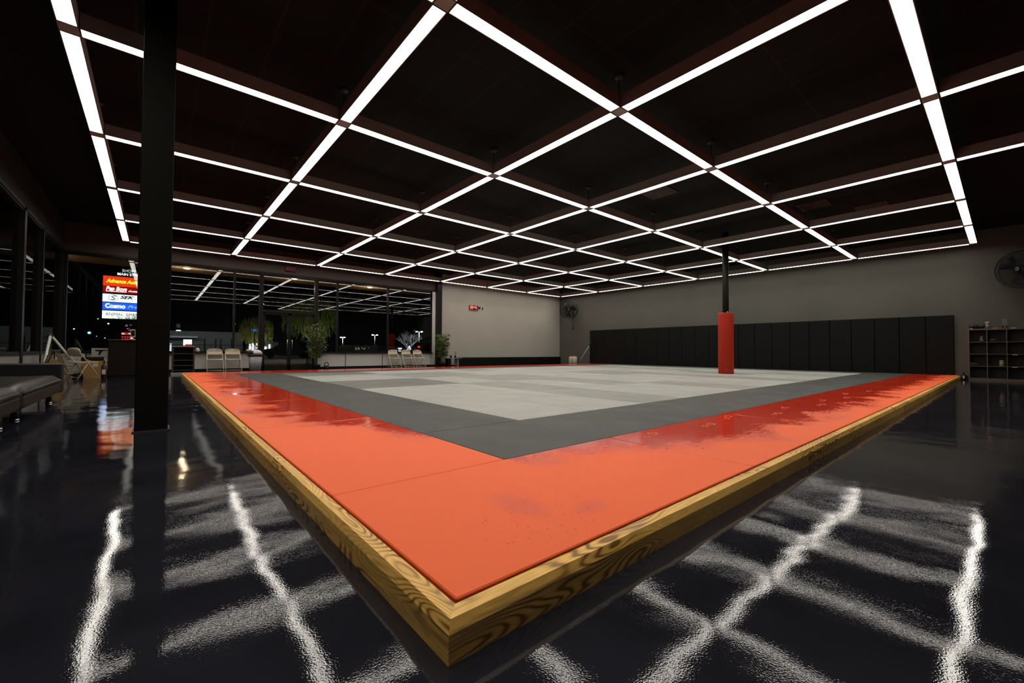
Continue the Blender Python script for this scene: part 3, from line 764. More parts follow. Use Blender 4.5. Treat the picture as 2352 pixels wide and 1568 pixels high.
def bamboo(loc, H, label, seed, spread=.35, canes=6):
    t = thing('potted_bamboo', label, 'plant', loc); rn = random.Random(seed)
    MB().lathe([(.11, 0), (.15, .20), (.155, .22), (.14, .22), (.135, .19), (0, .19)], 20).build('pot', DKPL, t)
    cn = MB(); lf = MB()
    for c in range(canes):
        a = rn.random()*6.28; r0 = .03+rn.random()*.05; p0 = Vector((r0*math.cos(a), r0*math.sin(a), .19))
        lean = Vector((math.cos(a), math.sin(a), 0))*rn.uniform(.08, spread*.6); h = H*rn.uniform(.75, 1.0)
        pts = [p0+lean*(u*u)+Vector((0, 0, (h-.19)*u)) for u in [k/8 for k in range(9)]]
        cn.tube(pts, .011, 6, r_end=.004)
        for k in range(int(46*h)):
            u = rn.uniform(.22, 1.0); b = pts[min(7, int(u*8))].lerp(pts[min(8, int(u*8)+1)], u*8-int(u*8))
            aa = rn.random()*6.28; L0 = rn.uniform(.05, spread*.75)*(1.15-.4*abs(u-.6))
            tip = b+Vector((math.cos(aa)*L0, math.sin(aa)*L0, rn.uniform(.0, .10)))
            cn.tube([b, tip], .0025, 3, caps=False)
            for q in range(5):
                ab = aa+rn.uniform(-1.3, 1.3); l = rn.uniform(.07, .14); wd = l*.11; dz = rn.uniform(-.07, .03)
                s0 = b.lerp(tip, rn.uniform(.5, 1)); dr = Vector((math.cos(ab), math.sin(ab), 0)); sd = Vector((-dr.y, dr.x, rn.uniform(-.5, .5)))
                e = s0+dr*l+Vector((0, 0, dz)); md = s0.lerp(e, .4)+Vector((0, 0, .012))
                mt = LEAF if rn.random() < .6 else LEAF2
                lf.add([s0, md+sd*wd, e, md-sd*wd], [(0, 1, 2, 3)], mt)
    cn.build('canes', CANE, t); lf.build('leaves', LEAF, t)
    return t
bamboo((4.60, 16.72, 0), 1.68, 'tall leafy potted bamboo beside the glass doors', 1, .34, 7)
bamboo((9.98, 16.62, 0), 1.60, 'potted bamboo right of the black pilaster, before the grey wall', 2, .26, 8)
t = thing('kettlebell', 'black kettlebell on the floor beside the door bamboo', 'kettlebell', (4.93, 16.6, 0))
MB().lathe([(.05, 0), (.085, .03), (.10, .09), (.08, .15), (.03, .18)], 20).build('bell', BLACK, t)
MB().tube([(-.06, 0, .15), (-.07, 0, .24), (-.03, 0, .29), (.03, 0, .29), (.07, 0, .24), (.06, 0, .15)], .016, 8).build('handle', BLACK, t)
# banner board behind the far window
t = thing('outdoor_sign_board', 'long black banner board outside the window, seen from its back', 'sign', (6.58, 17.75, .55))
MB().box(-.82, .82, 0, .04, -.56, .40).build('board', mat('board_black', (.035, .035, .03), .5), t)
MB().box(-.84, .84, -.012, .0, .385, .41).build('top_rail', mat('rail_grey', (.12, .11, .10), .5), t)
wr = MB()
for i, (x_, z_) in enumerate(((-.16, .28), (-.11, .29), (-.05, .30), (0, .29))): wr.tube([(x_, -.005, z_+.04), (x_+.02, -.005, z_-.06)], .008, 4)
wr.tube([(.10, -.005, .33), (.16, -.005, .28), (.22, -.005, .25), (.27, -.005, .32)], .010, 4); wr.tube([(.40, -.005, .33), (.44, -.005, .30)], .006, 4)
wr.build('white_lettering', mat('white_glint', (.8, .8, .8), .5, emis=(1, 1, 1), estr=.35), t)
text('dark_lettering', 'DETN', .22, mat('dark_letter', (.004, .004, .004), .5), t, (-.45, -.002, .20), (PI/2, 0, 0), .002)

# small table with two pots
t = thing('side_table', 'low dark side table with grey top left of the low pads', 'table', (10.66, 16.85, 0))
MB().box(-.42, .42, -.18, .18, .40, .425).build('table_top', mat('table_grey', (.22, .21, .19), .4), t)
for x_ in (-.30, -.20, .22, .32): MB().box(x_-.03, x_+.03, -.14, .14, 0, .40).build('leg', BLACK if x_ != .22 else GREYPL, t)
MB().box(-.30, .30, -.10, .10, .10, .12).build('lower_shelf', GREYPL, t)
def pot(x, lb, h, n):
    t = thing('small_pot', lb, 'pot plant', (x, 16.78, .425))
    MB().lathe([(.035, 0), (.05, .10), (.052, .11), (.04, .11), (0, .10)], 16).build('pot', DKPL, t)
    b = MB(); rn = random.Random(n)
    for k in range(n):
        a = rn.random()*6.28; r = rn.uniform(.01, .08); hh = h*rn.uniform(.5, 1)
        b.tube([(.01*math.cos(a), .01*math.sin(a), .10), (r*.5*math.cos(a), r*.5*math.sin(a), .1+hh*.6), (r*math.cos(a), r*math.sin(a), .1+hh)], .003, 3, r_end=.001)
    b.build('shoots', LEAF2, t)
pot(10.52, 'small black pot on the side table, left of two', .06, 8)
pot(10.76, 'small black pot with tall green shoots on the side table, right of two', .26, 22)

# clock
t = thing('digital_clock', 'red digital wall clock reading 08:45 on the far grey wall', 'clock', (12.07, 17.19, 2.92))
MB().box(-.27, .26, -.045, 0, -.10, .10).build('case', DKPL, t, bevel=.008)
RG = glow('clock_red', (1, .10, .07), 6)
seg = {'0': 'abcdef', '8': 'abcdefg', '4': 'bcfg', '5': 'acdfg'}
def digit(c, x, h=.13, w_=.062, th=.011):
    b = MB(); S = dict(a=((0, h), (w_, h)), b=((w_, h), (w_, h/2)), c=((w_, h/2), (w_, 0)), d=((0, 0), (w_, 0)), e=((0, h/2), (0, 0)), f=((0, h), (0, h/2)), g=((0, h/2), (w_, h/2)))
    for s_ in seg[c]:
        (x0, z0), (x1, z1) = S[s_]; g = .008
        if x0 == x1: b.box(x0-th/2, x0+th/2, -.050, -.045, min(z0, z1)+g, max(z0, z1)-g)
        else: b.box(x0+g, x1-g, -.050, -.045, z0-th/2, z0+th/2)
    o = b.build('digit', RG, t); o.location = (x, 0, -.065); return o
for c, x_ in (('0', -.235), ('8', -.135), ('4', .01), ('5', .11)): digit(c, x_)
MB().box(-.038, -.026, -.050, -.045, -.03, -.015).box(-.038, -.026, -.050, -.045, .015, .03).build('colon', RG, t)
tag(MB().lathe([(0, 0), (.05, 0), (.055, .03), (0, .05)], 16).build('wall_camera', DKPL, None, (12.43, 17.195, 2.93), (PI/2, 0, 0)), 'small black round device on the wall beside the clock', 'camera')
tag(MB().box(-.03, .03, -.03, 0, -.06, .05, bev=.008).build('wall_sensor', DKPL, None, (12.62, 17.2, 2.90)), 'tiny black sensor on the wall, right of the clock', 'sensor')
# exit sign
t = thing('exit_sign', 'dim red EXIT sign mounted above the glass doors', 'exit sign', (3.77, 17.15, 3.76))
MB().box(-.17, .17, -.03, .03, -.10, .10).build('case', mat('exit_case', (.010, .006, .006), .6), t, bevel=.01)
text('lettering', 'EXIT', .17, glow('exit_red', (.13, .002, .006), .6), t, (0, -.032, 0), (PI/2, 0, 0), .002)

# vacuum pair and a leaning pole near the corner
for i, (yy, lb) in enumerate(((15.72, 'cream canister vacuum, left of the two in the far corner'), (15.47, 'cream canister vacuum, right of the two in the far corner'))):
    t = thing('canister_vacuum', lb, 'vacuum', (17.70, yy, 0)); t.scale = (.74, .74, 1)
    loft([rrect(0, 0, .13, .13, .06, .09), rrect(0, 0, .15, .15, .07, .13), rrect(0, 0, .15, .15, .07, .40), rrect(0, 0, .12, .12, .06, .47)]).build('tank', CREAM, t)
    loft([rrect(0, 0, .10, .10, .05, .47), rrect(0, 0, .08, .08, .04, .52)]).build('head', mat('vac_orange', (.28, .08, .03), .5), t)
    for (x_, y_) in ((-.1, -.1), (.1, -.1), (-.1, .1), (.1, .1)): MB().lathe([(0, 0), (.035, .02), (.035, .07), (0, .09)], 10, c=(x_, y_, 0)).build('caster', DKPL, t)
    MB().tube([(.12, -.08, .42), (.17, -.15, .30), (.15, -.16, .08)], .018, 8).build('hose', DKPL, t)
t = thing('leaning_pole', 'thin pale pole leaning from the vacuums up to the first wall pad', 'pole', (17.74, 15.05, .0))
MB().tube([(-.06, .16, .05), (.06, 0, .45), (.46, -.30, 1.22)], .013, 8).build('tube', mat('pole_grey', (.6, .58, .55), .3, .5), t)
MB().tube([(.38, -.24, 1.07), (.50, -.33, 1.30)], .021, 8).build('grip', DKPL, t)
MB().tube([(-.16, .11, .03), (.04, .21, .03)], .03, 8).build('head', DKPL, t)

# ================================================================== CUBBY SHELF (right)
t = thing('cubby_shelf', 'oak-edged cubby shelf with black openings against the right wall', 'shelf', (18.02, .73, 0))
SHX, CW, RH, NC = .29, .365, .345, 5
fr = MB().box(0, SHX, -NC*CW-.03, 0, 1.44, 1.48).box(0, SHX, -NC*CW-.03, 0, .0, .06).box(0, SHX, -.035, 0, .06, 1.44).box(0, SHX, -NC*CW-.03, -NC*CW+.005, .06, 1.44)
fr.build('carcass', SHELFW, t)
for k in range(1, NC): MB().box(.002, SHX-.02, -k*CW-.018, -k*CW, .06, 1.44).build('divider', SHELFW, t)
for k in range(1, 4): MB().box(.004, SHX-.02, -NC*CW, -.035, .06+k*RH-.008, .06+k*RH+.008).build('shelf_board', SHELFW, t)
MB().box(SHX-.02, SHX-.005, -NC*CW, -.035, .06, 1.44).build('back_panel', SHELFB, t)
for (cy, cz) in ((-.86, 1.481), (-.88, .06+RH*2-.01), (-.87, .06+RH-.01)):
    MB().box(-.003, 0, cy-.05, cy+.05, cz-.012, cz+.008).build('shelf_tag', mat('paper_tag', (.55, .52, .46), .6), t)
t = thing('duffel_bag', 'black duffel bag lying on top of the cubby shelf', 'bag', (18.15, .56, 1.48))
MB().tube([(0, -.16, .06), (0, -.14, .065), (0, .10, .065), (0, .14, .055)], .06, 14).build('body', DKPL, t)
MB().tube([(-.06, -.08, .06), (-.075, -.03, .10), (-.07, .05, .10), (-.06, .08, .06)], .007, 6).build('strap', BLACK, t)
MB().box(-.075, -.06, .07, .12, .0, .02).build('tag', WHITEPL, t)
t = thing('lidded_tub', 'blue-grey tub with a pink lid on top of the cubby shelf', 'tub', (18.15, .34, 1.48))
MB().lathe([(.045, 0), (.05, .005), (.05, .14)], 20).build('tub', mat('tub_blue', (.16, .17, .22), .4), t)
MB().lathe([(.054, .138), (.054, .165), (.04, .19), (0, .20)], 20).build('lid', mat('lid_pink', (.50, .18, .18), .4), t)
tag(MB().box(-.05, .05, -.06, .06, 0, .012).build('card_stack', WHITEPL, None, (18.12, .20, 1.48)), 'small white stack of cards between the tub and the sign holder', 'cards')
t = thing('sign_holder', 'clear upright card holder standing on top of the cubby shelf', 'sign holder', (18.15, .02, 1.48))
MB().box(-.03, .03, -.05, .05, 0, .07).build('base', DKPL, t)
MB().box(-.004, .004, -.045, .045, .07, .26).build('card', mat('card_grey', (.16, .15, .13), .3), t)
MB().box(-.036, -.031, -.02, .02, .02, .05).build('orange_badge', mat('badge_orange', (.5, .15, .03), .5), t)
t = thing('bottle', 'small bottle with white marks in the top left cubby', 'bottle', (18.10, .46, .06+3*RH+.008))
MB().lathe([(.03, 0), (.032, .01), (.032, .10), (.014, .15), (.014, .19), (0, .19)], 16).build('glass', DKPL, t)
for z in (.03, .08, .13): MB().lathe([(.0335-(.012 if z > .12 else 0), z), (.0335-(.012 if z > .12 else 0), z+.02)], 14).build('white_band', WHITEPL, t)
t = thing('jar', 'pale jar standing in the middle column of the cubbies', 'jar', (18.08, .09, .06+RH+.008))
MB().lathe([(.045, 0), (.048, .01), (.048, .12), (.038, .14)], 18).build('body', mat('jar_pale', (.24, .22, .14), .3), t)
MB().lathe([(.043, .14), (.043, .165), (0, .168)], 18).build('lid', mat('jar_lid', (.35, .33, .25), .4), t)
t = thing('spray_bottle', 'black bottle with a white label standing on the floor beside the cubby shelf', 'bottle', (17.95, .815, 0))
MB().lathe([(.045, 0), (.05, .01), (.05, .14), (.02, .18), (.02, .21)], 18).build('body', DKPL, t)
MB().box(-.055, -.048, -.02, .02, .04, .12).build('label_plate', WHITEPL, t)
MB().box(-.05, .02, -.012, .012, .20, .235).build('nozzle', BLACK, t)
for i, (xx, yy, lb) in enumerate(((18.12, .20, 'black shoe in the second column of cubbies'), (18.12, .60, 'black shoe in the first column of cubbies'))):
    sh = loft([[(x_*.8, y_, z_) for (x_, y_, z_) in rrect(0, 0, .05, .13, .04, 0)], [(x_*.8, y_, z_) for (x_, y_, z_) in rrect(0, 0, .05, .13, .04, .03)], rrect(0, .05, .035, .07, .03, .09)])
    tag(sh.build('shoe', DKPL, None, (xx, yy, .06+(3 if i == 0 else 2)*RH+.008-(RH if i else 0))), lb, 'shoe')

# ================================================================== OUTSIDE
struct(MB().box(-60, 160, YW+.3, 260, -.2, -.05).build('trim_parking_ground', ASPH))
struct(MB().box(-60, XL-.3, -40, YW+.3, -.2, -.05).build('trim_side_ground', ASPH))
struct(MB().box(XL-2.4, 22, YW+.15, 20.4, -.15, -.01).build('trim_walkway', mat('walk_concrete', (.10, .075, .06), .8)))
struct(MB().box(XL-2.4, XL-.12, YB, YW+.15, -.15, -.01).build('trim_side_walkway', mat('walk_concrete')))
tag(MB().box(-4, 14, 22.5, 36, -.05, -.042).build('lawn', GRASS), 'dim green lawn beyond the walkway outside the doors', 'lawn', kind='stuff')
SOF = mat('soffit_tan', (.42, .28, .15), .8)
struct(MB().box(XL-2.2, 22, YW+.16, 19.75, 3.62, 3.85).build('ceiling_arcade_far', SOF))
struct(MB().box(XL-2.2, XL-.16, YB, YW+.16, 3.62, 3.85).build('ceiling_arcade_left', SOF))
DLM = glow('warm_downlight', (1, .78, .5), 5)
for i, (x_, y_, lb) in enumerate(((.80, 18.62, 'warm round downlight in the arcade soffit near the black column'), (4.20, 18.42, 'warm round downlight in the arcade soffit outside the doors'), (7.35, 18.62, 'warm round downlight in the arcade soffit above the banner board'), (-2.82, 15.2, 'warm round downlight outside the left windows, nearer of two'), (-2.80, 18.6, 'warm round downlight outside the left windows, at the corner'))):
    t = thing('soffit_downlight', lb, 'downlight', (x_, y_, 3.62))
    MB().lathe([(.115, -.012), (.13, -.012), (.135, 0), (.115, 0)], 20).build('ring', WHITEPL, t)
    MB().lathe([(0, -.045), (.06, -.040), (.10, -.022), (.115, -.008)], 20).build('lens', DLM, t)
    lamp('downlight_lamp', 'SPOT', (x_, y_, 3.53), 45, (1, .75, .5), (x_, y_, 0), .05, 2.4)
    lamp('soffit_fill', 'POINT', (x_, y_, 3.25), 9.0, (1, .7, .45), None, .05)  # extra bare point hung below each downlight, added to brighten the soffit
# pylon sign
t = thing('pylon_sign', 'tall lit shopping-centre pylon sign outside, partly behind the black column', 'sign', (-1.36, 45, 0))
t.rotation_euler = (0, 0, 0)
MB().box(-1.95, 1.9, .06, .5, 2.9, 7.3).build('cabinet', BLACK, t)
MB().box(-.25, .25, .1, .45, -.05, 2.9).build('post', BLACK, t)
def fit(o, x0, x1):
    xs = [v.co.x for v in o.data.vertices]; k_ = (x1-x0)/(max(xs)-min(xs))
    o.scale = (k_, 1, 1); o.location.x = x0-min(xs)*k_
    return o
def face(z0, z1, col, s, nm='panel_face'):
    return MB().box(-1.8, 1.8, 0, .06, z0, z1).build(nm, glow('sign_%s' % nm+str(z0), col, s), t)
WL = glow('letter_white', (1, 1, 1), 3.5); YLt = glow('letter_yellow', (1, .62, .02), 3); BLt = mat('letter_navy', (.01, .012, .04), .5); 
face(5.66, 6.42, (.75, .045, .01), 1.6, 'upper_red_face'); face(5.14, 5.64, (.28, .006, .006), 1.3, 'dark_red_face')
face(4.42, 5.02, (.85, .95, 1), 2.2, 'white_face'); face(3.80, 4.36, (.02, .10, .75), 1.8, 'blue_face'); face(3.12, 3.72, (.85, .95, .9), 2.0, 'lower_white_face')
R90 = (PI/2, 0, 0)
fit(text('centre_name', 'SHOPS', .30, glow('letter_soft', (.7, .75, .8), 1.2), t, (0, 0, 6.92), R90, .02), -.73, .06)
fit(text('street_name', 'MAIN STREET', .27, glow('letter_white2', (.9, .95, 1), 1.8), t, (0, 0, 6.63), R90, .02, bold=.004), -1.0, .55)
fit(text('sign_text', 'Advance Auto Parts', .40, YLt, t, (0, -.02, 6.04), R90, .02, shear=.3, bold=.010), -1.62, .98)
fit(text('sign_text', 'Pep Boys', .42, WL, t, (0, -.02, 5.44), R90, .02, shear=.25, bold=.006), -1.62, -.43)
MB().box(-1.62, -.45, -.03, -.01, 5.22, 5.25).build('underline', WL, t)
fit(text('sign_text', 'Auto Parts', .18, WL, t, (0, -.02, 5.33), R90, .02, shear=.3), -.36, .85)
fit(text('sign_text', 'SEK', .34, BLt, t, (0, -.02, 4.80), R90, .02, shear=.35, bold=.012), -.82, .04)
rg = [(-1.19+.28*math.cos(2*PI*j/24), -.03, 4.73+.27*math.sin(2*PI*j/24)) for j in range(25)]
em = MB().tube(rg, .013, 5); em.tube([(-1.0, -.03, 4.86), (-1.14, -.03, 4.90), (-1.30, -.03, 4.82), (-1.22, -.03, 4.74), (-1.08, -.03, 4.66), (-1.16, -.03, 4.58), (-1.34, -.03, 4.60)], .036, 5)
em.build('emblem', BLt, t)
fit(text('sign_text', 'Cosmo', .46, WL, t, (0, -.02, 4.09), R90, .02, bold=.010), -1.64, -.50)
fit(text('sign_text', 'Prof', .30, glow('letter_paleblue', (.35, .6, .9), 1.6), t, (0, -.02, 4.08), R90, .02, shear=.4), -.36, .5)
fit(text('sign_text', 'ANIMAL', .34, mat('letter_grey', (.12, .12, .14), .6), t, (0, -.02, 3.44), R90, .02), -1.62, -.60)
fit(text('sign_text', 'EMERGENCY', .34, mat('letter_red', (.30, .03, .03), .6), t, (0, -.02, 3.44), R90, .02), -.42, 1.3)
# led message board under the pylon
t = thing('neon_sign', 'stack of small red neon signs glowing below the pylon sign', 'neon sign', (-1.72, 44.4, 0))
MB().box(-.30, .36, .05, .12, -.05, 2.75).build('backing', BLACK, t)
RN = glow('neon_red', (1, .03, .03), 3); rn = random.Random(5)
nb = MB()
for z in (1.35, 1.52, 1.70, 1.88, 2.02):
    x_ = -.28
    while x_ < .3:
        L = rn.uniform(.05, .13); nb.tube([(x_, .0, z), (x_+L, 0, z+rn.uniform(-.05, .06))], .022, 5); x_ += L+.04
nb.build('red_tubes', RN, t)
pk = MB()
for k_ in range(8): x_ = rn.uniform(-.10, .25); z = rn.uniform(2.2, 2.65); pk.tube([(x_, 0, z), (x_+rn.uniform(.04, .14), 0, z+.02)], .022, 5)
pk.build('violet_tubes', glow('neon_violet', (.7, .35, .6), 1.8), t)
MB().tube([(-.28, 0, 1.93), (-.12, 0, 1.92)], .025, 5).tube([(.12, 0, 1.95), (.30, 0, 1.92)], .025, 5).tube([(.22, 0, 1.60), (.36, 0, 1.60)], .025, 5).build('white_tubes', WL, t)
MB().box(-.28, .18, -.02, .04, 1.02, 1.14).build('yellow_panel', glow('neon_yellow', (.5, .85, .05), 1.8), t)

# parking lot lamps
PHEAD = glow('lamp_head_white', (.85, .88, 1), 60)
def lot_lamp(x, y, h, arm, lb, e=1200, two=True):
    t = thing('parking_lamp', lb, 'street lamp', (x, y, 0))
    MB().tube([(0, 0, -.05), (0, 0, h)], .11, 8, r_end=.07).build('pole', mat('lamp_pole', (.35, .35, .38), .5), t)
    ud = Vector((y, -x, 0)).normalized()
    for s in ((-1, 1) if two else (1,)):
        c = ud*arm*s
        MB().tube([(0, 0, h), (c.x, c.y, h+.05)], .05, 6).build('arm', BLACK, t)
        hd = MB().lathe([(0, -.10), (.30, -.08), (.42, .05), (.2, .22), (0, .24)], 14, c=(c.x, c.y, h)).build('head', PHEAD, t)
    lamp('lot_light', 'POINT', (x, y, h-.4), e, (.85, .9, 1), None, .3)
lot_lamp(59.8, 180, 6.0, .6, 'white parking-lot lamp, leftmost and farthest of three', 3000)
lot_lamp(73.6, 180, 7.4, .9, 'white parking-lot lamp, middle of three', 3000)
lot_lamp(79.3, 150, 8.1, .95, 'white parking-lot lamp beside the pale bare trees', 4000)
lot_lamp(2.3, 80, 3.35, .3, 'small white lamp on a pole before the grey building', 300, False)
lot_lamp(36.3, 62, 4.6, .35, 'lamp on a thin pole seen at the right edge of the glass', 250, False)
# trees
def tree(x, y, H, R, kind, lb, seed, up=None):
    t = thing('tree', lb, 'tree', (x, y, -.04)); rn = random.Random(seed); br = MB(); lf = MB()
    th = H*.28
    br.tube([(0, 0, 0), (.03*H, 0, th)], .045*H, 7, r_end=.03*H)
    def grow(p, d, L, r, lev):
        e = p+d*L; md = p.lerp(e, .5)+Vector((rn.uniform(-1, 1), rn.uniform(-1, 1), 0))*L*.06
        br.tube([p, md, e], r, 4 if lev > 1 else 5, r_end=r*.6, caps=False)
        if lev == 0:
            return
        for k_ in range(3 if lev > 1 else 4):
            a = rn.random()*6.28
            side = Vector((math.cos(a), math.sin(a), 0))
            nd = (d*rn.uniform(.7, 1.1)+side*rn.uniform(.35, .8)*(1 if kind != 'willow' else .6)+Vector((0, 0, .25 if kind != 'bare' else .12))).normalized()
            grow(p.lerp(e, rn.uniform(.55, 1)), nd, L*rn.uniform(.6, .85), r*.55, lev-1)
    for k_ in range(7):
        a = 2*PI*k_/7+rn.random()*.5
        d = Vector((math.cos(a)*.75, math.sin(a)*.75, 1)).normalized()
        grow(Vector((.03*H, 0, th)), d, R*.55, .010*H, 4 if kind == 'bare' else 3)
    bo = br.build('branches', PALEB if kind != 'willow' else BARK, t)
    if kind == 'willow':
        for k_ in range(1500):
            a = rn.random()*6.28; rr = R*math.sqrt(rn.random()); top_ = .90*math.sqrt(max(0, 1-(rr/R)**2*.75)); zc = th*(.9+.6*(rr/R))+(H-th*1.2)*top_*rn.random()**.7
            p = Vector((rr*math.cos(a), rr*math.sin(a), zc)); l = rn.uniform(.15, .6)*H/4; wv = rn.uniform(.006, .014)
            q = p+Vector((rn.uniform(-.06, .06), rn.uniform(-.06, .06), l))
            lf.add([p+Vector((-wv, -wv, 0)), p+Vector((wv, wv, 0)), q], [(0, 1, 2)])
            lf.add([p+Vector((-wv, wv, 0)), p+Vector((wv, -wv, 0)), q], [(0, 1, 2)])
        lf.build('foliage', WILLOW, t)
    return t
tree(5.07, 32, 3.1, 1.0, 'willow', 'uplit olive-green tree behind the bin, left of the doors', 11)
lamp('tree_uplight', 'SPOT', (5.0, 30.4, .1), 300, (1, .9, .5), (5.07, 32, 2.2), .1, 1.5)
tree(6.75, 26, 4.1, 1.45, 'willow', 'taller uplit green tree seen through the transom over the doors', 12)
lamp('tree_uplight', 'SPOT', (6.6, 24.4, .1), 260, (.9, 1, .5), (6.7, 26, 3.1), .1, 1.6)
tree(22.4, 45, 3.0, 1.7, 'bare', 'pale bare tree beyond the three chairs, left of the lamp', 13)
lamp('tree_uplight', 'SPOT', (22.0, 42.6, .3), 420, (.9, .92, 1), (22.4, 45, 2), .1, 1.5)
tree(25.5, 45, 3.1, .85, 'willow2' if False else 'bare', 'brighter bare tree right of the parking lamp', 14)
lamp('tree_uplight', 'SPOT', (25.2, 43.0, .3), 600, (1, 1, 1), (25.5, 45, 2), .1, 1.4)
for i, xx in enumerate((44.8, 47.4, 50.0)): tree(xx, 130, 4.2, 1.1, 'bare', 'tiny pale tree in the row right of the farthest lamp', 20+i)['group'] = 'row of tiny trees by the farthest lamp'
tree(-.95, 38.5, 4.6, 1.5, 'bare', 'unlit bare tree whose dark branches cross the lower pylon sign', 31)
# building across the lot
t = thing('store_building', 'long low grey building across the parking lot', 'building', (4.9, 61, 0))
MB().box(-4.2, 3.3, 0, 6, -.05, 2.75).build('wall', BLDG, t)
MB().box(-4.4, -1.2, -1.2, .1, 2.05, 2.25).build('canopy', mat('canopy_white', (.5, .5, .5), .6), t)
MB().box(-4.3, 3.35, -.1, 6.1, 2.75, 2.85).build('roof_edge', BLDG, t)
for x_ in (-.55, .5, 1.0, 2.1): MB().box(x_, x_+.14, -.08, 0, -.05, 2.0).build('downpipe', BLACK, t)
MB().box(-4.0, -3.5, -.05, 0, .1, 1.4).build('lit_doorway', glow('doorway', (.6, .7, .9), 1.3), t)
rl = MB().tube([(-4.2, -3.0, 1.25), (4.0, -3.0, 1.25)], .03, 6)
for k_ in range(9): rl.tube([(-4.2+k_*1.02, -3.0, -.05), (-4.2+k_*1.02, -3.0, 1.25)], .025, 6)
tag(rl.build('railing', BLACK, None, (4.9, 61, 0)), 'thin dark railing running before the grey building', 'railing')
lamp('facade_fill', 'POINT', (6.5, 54, 3.5), 260, (.95, .95, 1), None, .2); lamp('facade_fill', 'POINT', (1.8, 56, 3.2), 120, (.9, .95, 1), None, .2)  # bare points added in mid-air to light the grey building, no fixtures there
t = thing('lit_box_sign', 'small lit white and red box sign above the dark cart', 'sign', (2.58, 55.5, 0))
MB().box(-.36, .36, 0, .1, 1.15, 1.78).build('white_face', glow('box_white', (1, .86, .85), 1.6), t)
MB().box(-.20, .36, -.02, 0, 1.15, 1.28).build('red_band', glow('box_red', (.6, .02, .04), 1.2), t)
MB().box(-.05, .05, .02, .1, -.05, 1.15).build('post', BLACK, t)
# storefront lights between the trees
t = thing('storefront', 'small bright white storefront behind the bin, between the tree trunks', 'storefront', (9.55, 60, .12))
MB().box(-.85, 2.4, .2, 2, -.17, 1.6).build('wall', BLDG, t)
for x_, w_, h_, z0 in ((-.75, .16, .75, .55), (-.45, .28, .9, .5), (-.02, .16, .85, .55), (.75, .35, .55, .45), (1.35, .16, .6, .7)):
    MB().box(x_, x_+w_, .1, .2, z0, z0+h_).build('lit_window', glow('shop_white', (.85, .92, 1), 3), t)
MB().box(-.9, -.55, .05, .1, .35, .65).build('red_sign', glow('shop_red', (.6, .03, .05), 1.2), t)
t = thing('storefront', 'small dim storefront beyond the three chairs', 'storefront', (30.3, 62, 0))
MB().box(-3.5, 3.5, .2, 3, -.05, 1.4).build('wall', mat('dark_block', (.05, .05, .055), .8), t)
for x_, w_ in ((-2.2, .3), (-1.6, .3), (-1.0, .4), (0.0, .35), (1.3, .5)): MB().box(x_, x_+w_, .1, .2, .15, .85).build('lit_window', glow('shop_dim', (.55, .62, .7), .8), t)
MB().box(-1.1, -.5, .05, .1, .95, 1.15).build('fascia_sign', glow('shop_violet', (.6, .6, 1), 2.5), t)
MB().prism([(.4, .9), (1.1, .9), (.95, 1.35), (.8, 1.55), (.6, 1.3)], 1, .05, .1).build('white_sign', glow('shop_white2', (.8, .82, 1), 2.5), t)
# blue street sign
t = thing('blue_sign', 'small blue sign hanging between the uplit branches', 'sign', (4.71, 30.3, 0))
MB().box(-.19, .19, 0, .03, 1.84, 2.08).build('plate', glow('plate_blue', (.01, .06, .14), .8), t)
text('lettering', 'EXIT', .09, glow('plate_text', (.6, .75, .9), .9), t, (0, -.004, 1.96), R90, .002)
MB().box(-.02, .02, .03, .06, -.05, 1.86).build('post', BLACK, t)
# cars
def car(x, y, rz, lb, body, tail=True, head=False, L=4.4, K=1.0):
    t = thing('car', lb, 'car', (x, y, -.05), rz); B = mat('car_paint_%s' % body[0], body[1], .25, .3)
    prof = [(-L/2, .30), (-L/2, .75), (-L/2+.1, .88), (-L*.30, .95), (-L*.20, 1.38), (L*.12, 1.42), (L*.28, .95), (L/2-.15, .80), (L/2, .60), (L/2, .30)]
    prof = [(a_, .3+(b_-.3)*K) for a_, b_ in prof]
    MB().prism(prof, 1, -.85, .85).build('body', B, t, bevel=.05)
    MB().prism([(a_, .3+(b_-.3)*K) for a_, b_ in ((-L*.27, .97), (-L*.185, 1.33), (L*.11, 1.37), (L*.245, .97))], 1, -.858, .858).build('side_windows', mat('car_glass', (.01, .01, .012), .08), t)
    for x_ in (-L*.31, L*.31):
        for y_ in (-.86, .66): MB().tube([(x_, y_, .32), (x_, y_+.2, .32)], .32, 18).build('wheel', DKPL, t)
    for y_ in (-.72, .50):
        if tail: MB().box(-L/2-.02, -L/2+.04, y_+.04, y_+.20, .3+.46*K*(1.45 if K > 1 else 1), .3+.53*K*(1.45 if K > 1 else 1)).build('tail_light', glow('tail_red', (1, .02, .02), 5), t)
        if head: MB().box(L/2-.06, L/2+.01, y_, y_+.22, .55, .68).build('head_light', glow('head_white', (1, 1, .95), 10), t)
    return t
car(19.1, 34.5, math.radians(58), 'dark car with glowing red tail lights outside the far window', ('dark', (.02, .03, .025)), K=1.15)
car(22.6, 40, math.radians(12), 'dark parked car outlined behind the leftmost of three chairs', ('black', (.015, .015, .02)), tail=False)
car(9.5, 44, math.radians(170), 'dark car with one headlight lit, seen through the doors', ('grey', (.03, .03, .035)), tail=False, head=True)
car(-14.5, 62, math.radians(80), 'red car parked outside beyond the left windows', ('red', (.12, .01, .01)), tail=False)
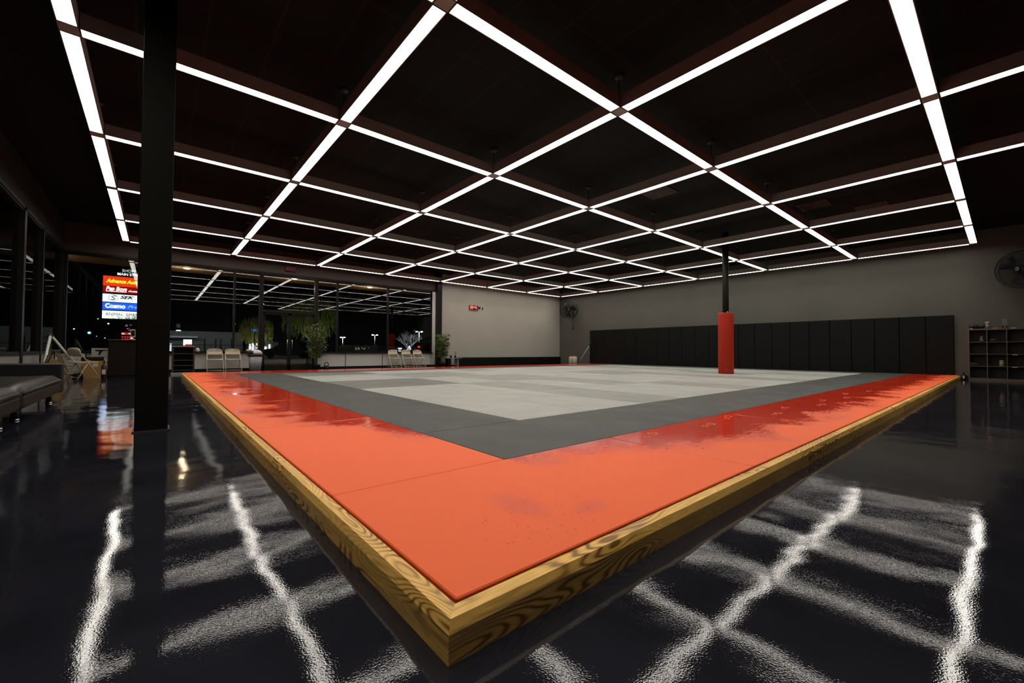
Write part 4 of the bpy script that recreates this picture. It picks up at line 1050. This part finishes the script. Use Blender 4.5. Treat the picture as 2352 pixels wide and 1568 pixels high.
# buildings beyond the left glass
t = thing('store_building', 'pale narrow building beyond the left windows', 'building', (-28, 82, 0))
MB().box(-3.2, 3.6, 0, 5, -.05, 5.4).build('wall', mat('pale_block', (.16, .16, .18), .8), t)
lamp('facade_fill', 'POINT', (-28, 76, 4), 160, (.9, .9, 1), None, .2)  # added point without a fixture, brightens the pale wall
t = thing('gas_canopy', 'lit petrol station canopy at the far left edge of the glass', 'canopy', (-44, 84, 0))
MB().box(-4, 4, -2, 4, 3.0, 3.4).build('roof', mat('canopy_white'), t)
for x_ in (-3, 0, 3): MB().box(x_-.5, x_+.5, -1.5, -.7, 2.94, 3.0).build('strip_light', glow('canopy_light', (.9, .95, 1), 5), t)
for x_ in (-3.2, 3.2): MB().box(x_-.15, x_+.15, 0, .3, -.05, 3.0).build('post', BLDG, t)
MB().box(-1.2, -.6, -2.1, -2.0, 1.7, 1.95).build('red_light', glow('fuel_red', (1, .05, .03), 5), t)
# distant street lights
def far_light(px_, py_, Y, c, s, r, lb, nm='street_light'):
    r = r*.65
    ux = (px_-1176)/964.67; uy = (784-py_)/964.67
    d = _f+_r2*ux+_u2*uy; k_ = Y/d.y; p = Vector((0, 0, CAMZ))+d*k_
    t = thing(nm, lb, 'street lamp' if nm == 'street_light' else 'traffic light', (p.x, p.y, -.05))
    MB().tube([(0, 0, 0), (0, 0, p.z+.05)], .05, 5).build('pole', BLACK, t)
    MB().lathe([(0, -r), (r*.8, -r*.6), (r, 0), (r*.8, r*.6), (0, r)], 10, c=(0, -.06, p.z+.05)).build('bulb', glow('bulb_%.2f%.2f' % (c[0], s), c, s), t)
far_light(205, 764, 110, (.05, .9, .7), 12, .34, 'green traffic light glowing left of the pylon sign', 'traffic_light')
for i, (a, b, c, s, r, lb) in enumerate(((152, 698, (1, 1, 1), 4, .15, 'small white street light high above the step ladder'), (170, 755, (1, 1, 1), 5, .16, 'small white street light left of the green traffic light'),
        (145, 791, (1, 1, 1), 5, .16, 'small white street light low over the whiteboard'), (225, 732, (1, 1, 1), 4, .14, 'small white street light at the lower left of the pylon'),
        (249, 743, (1, .85, .6), 6, .24, 'warm street light under the pylon sign'), (241, 776, (.8, .8, 1), 4, .15, 'pale violet street light above the desk corner'),
        (222, 772, (.6, .5, 1), 2, .15, 'dim violet street light right of the traffic light'), (749, 797, (1, 1, 1), 4, .16, 'small white street light beside the bamboo'),
        (637, 790, (.9, .95, 1), 10, .33, 'bright white light seen through the left door leaf'), (605, 698, (.85, 1, 1), 6, .22, 'bright light beside the door frame, above the tree'),
        (935, 782, (1, 1, 1), 5, .16, 'white point light inside the bare tree'))):
    far_light(a, b, 112+5*i, c, s, r, lb)
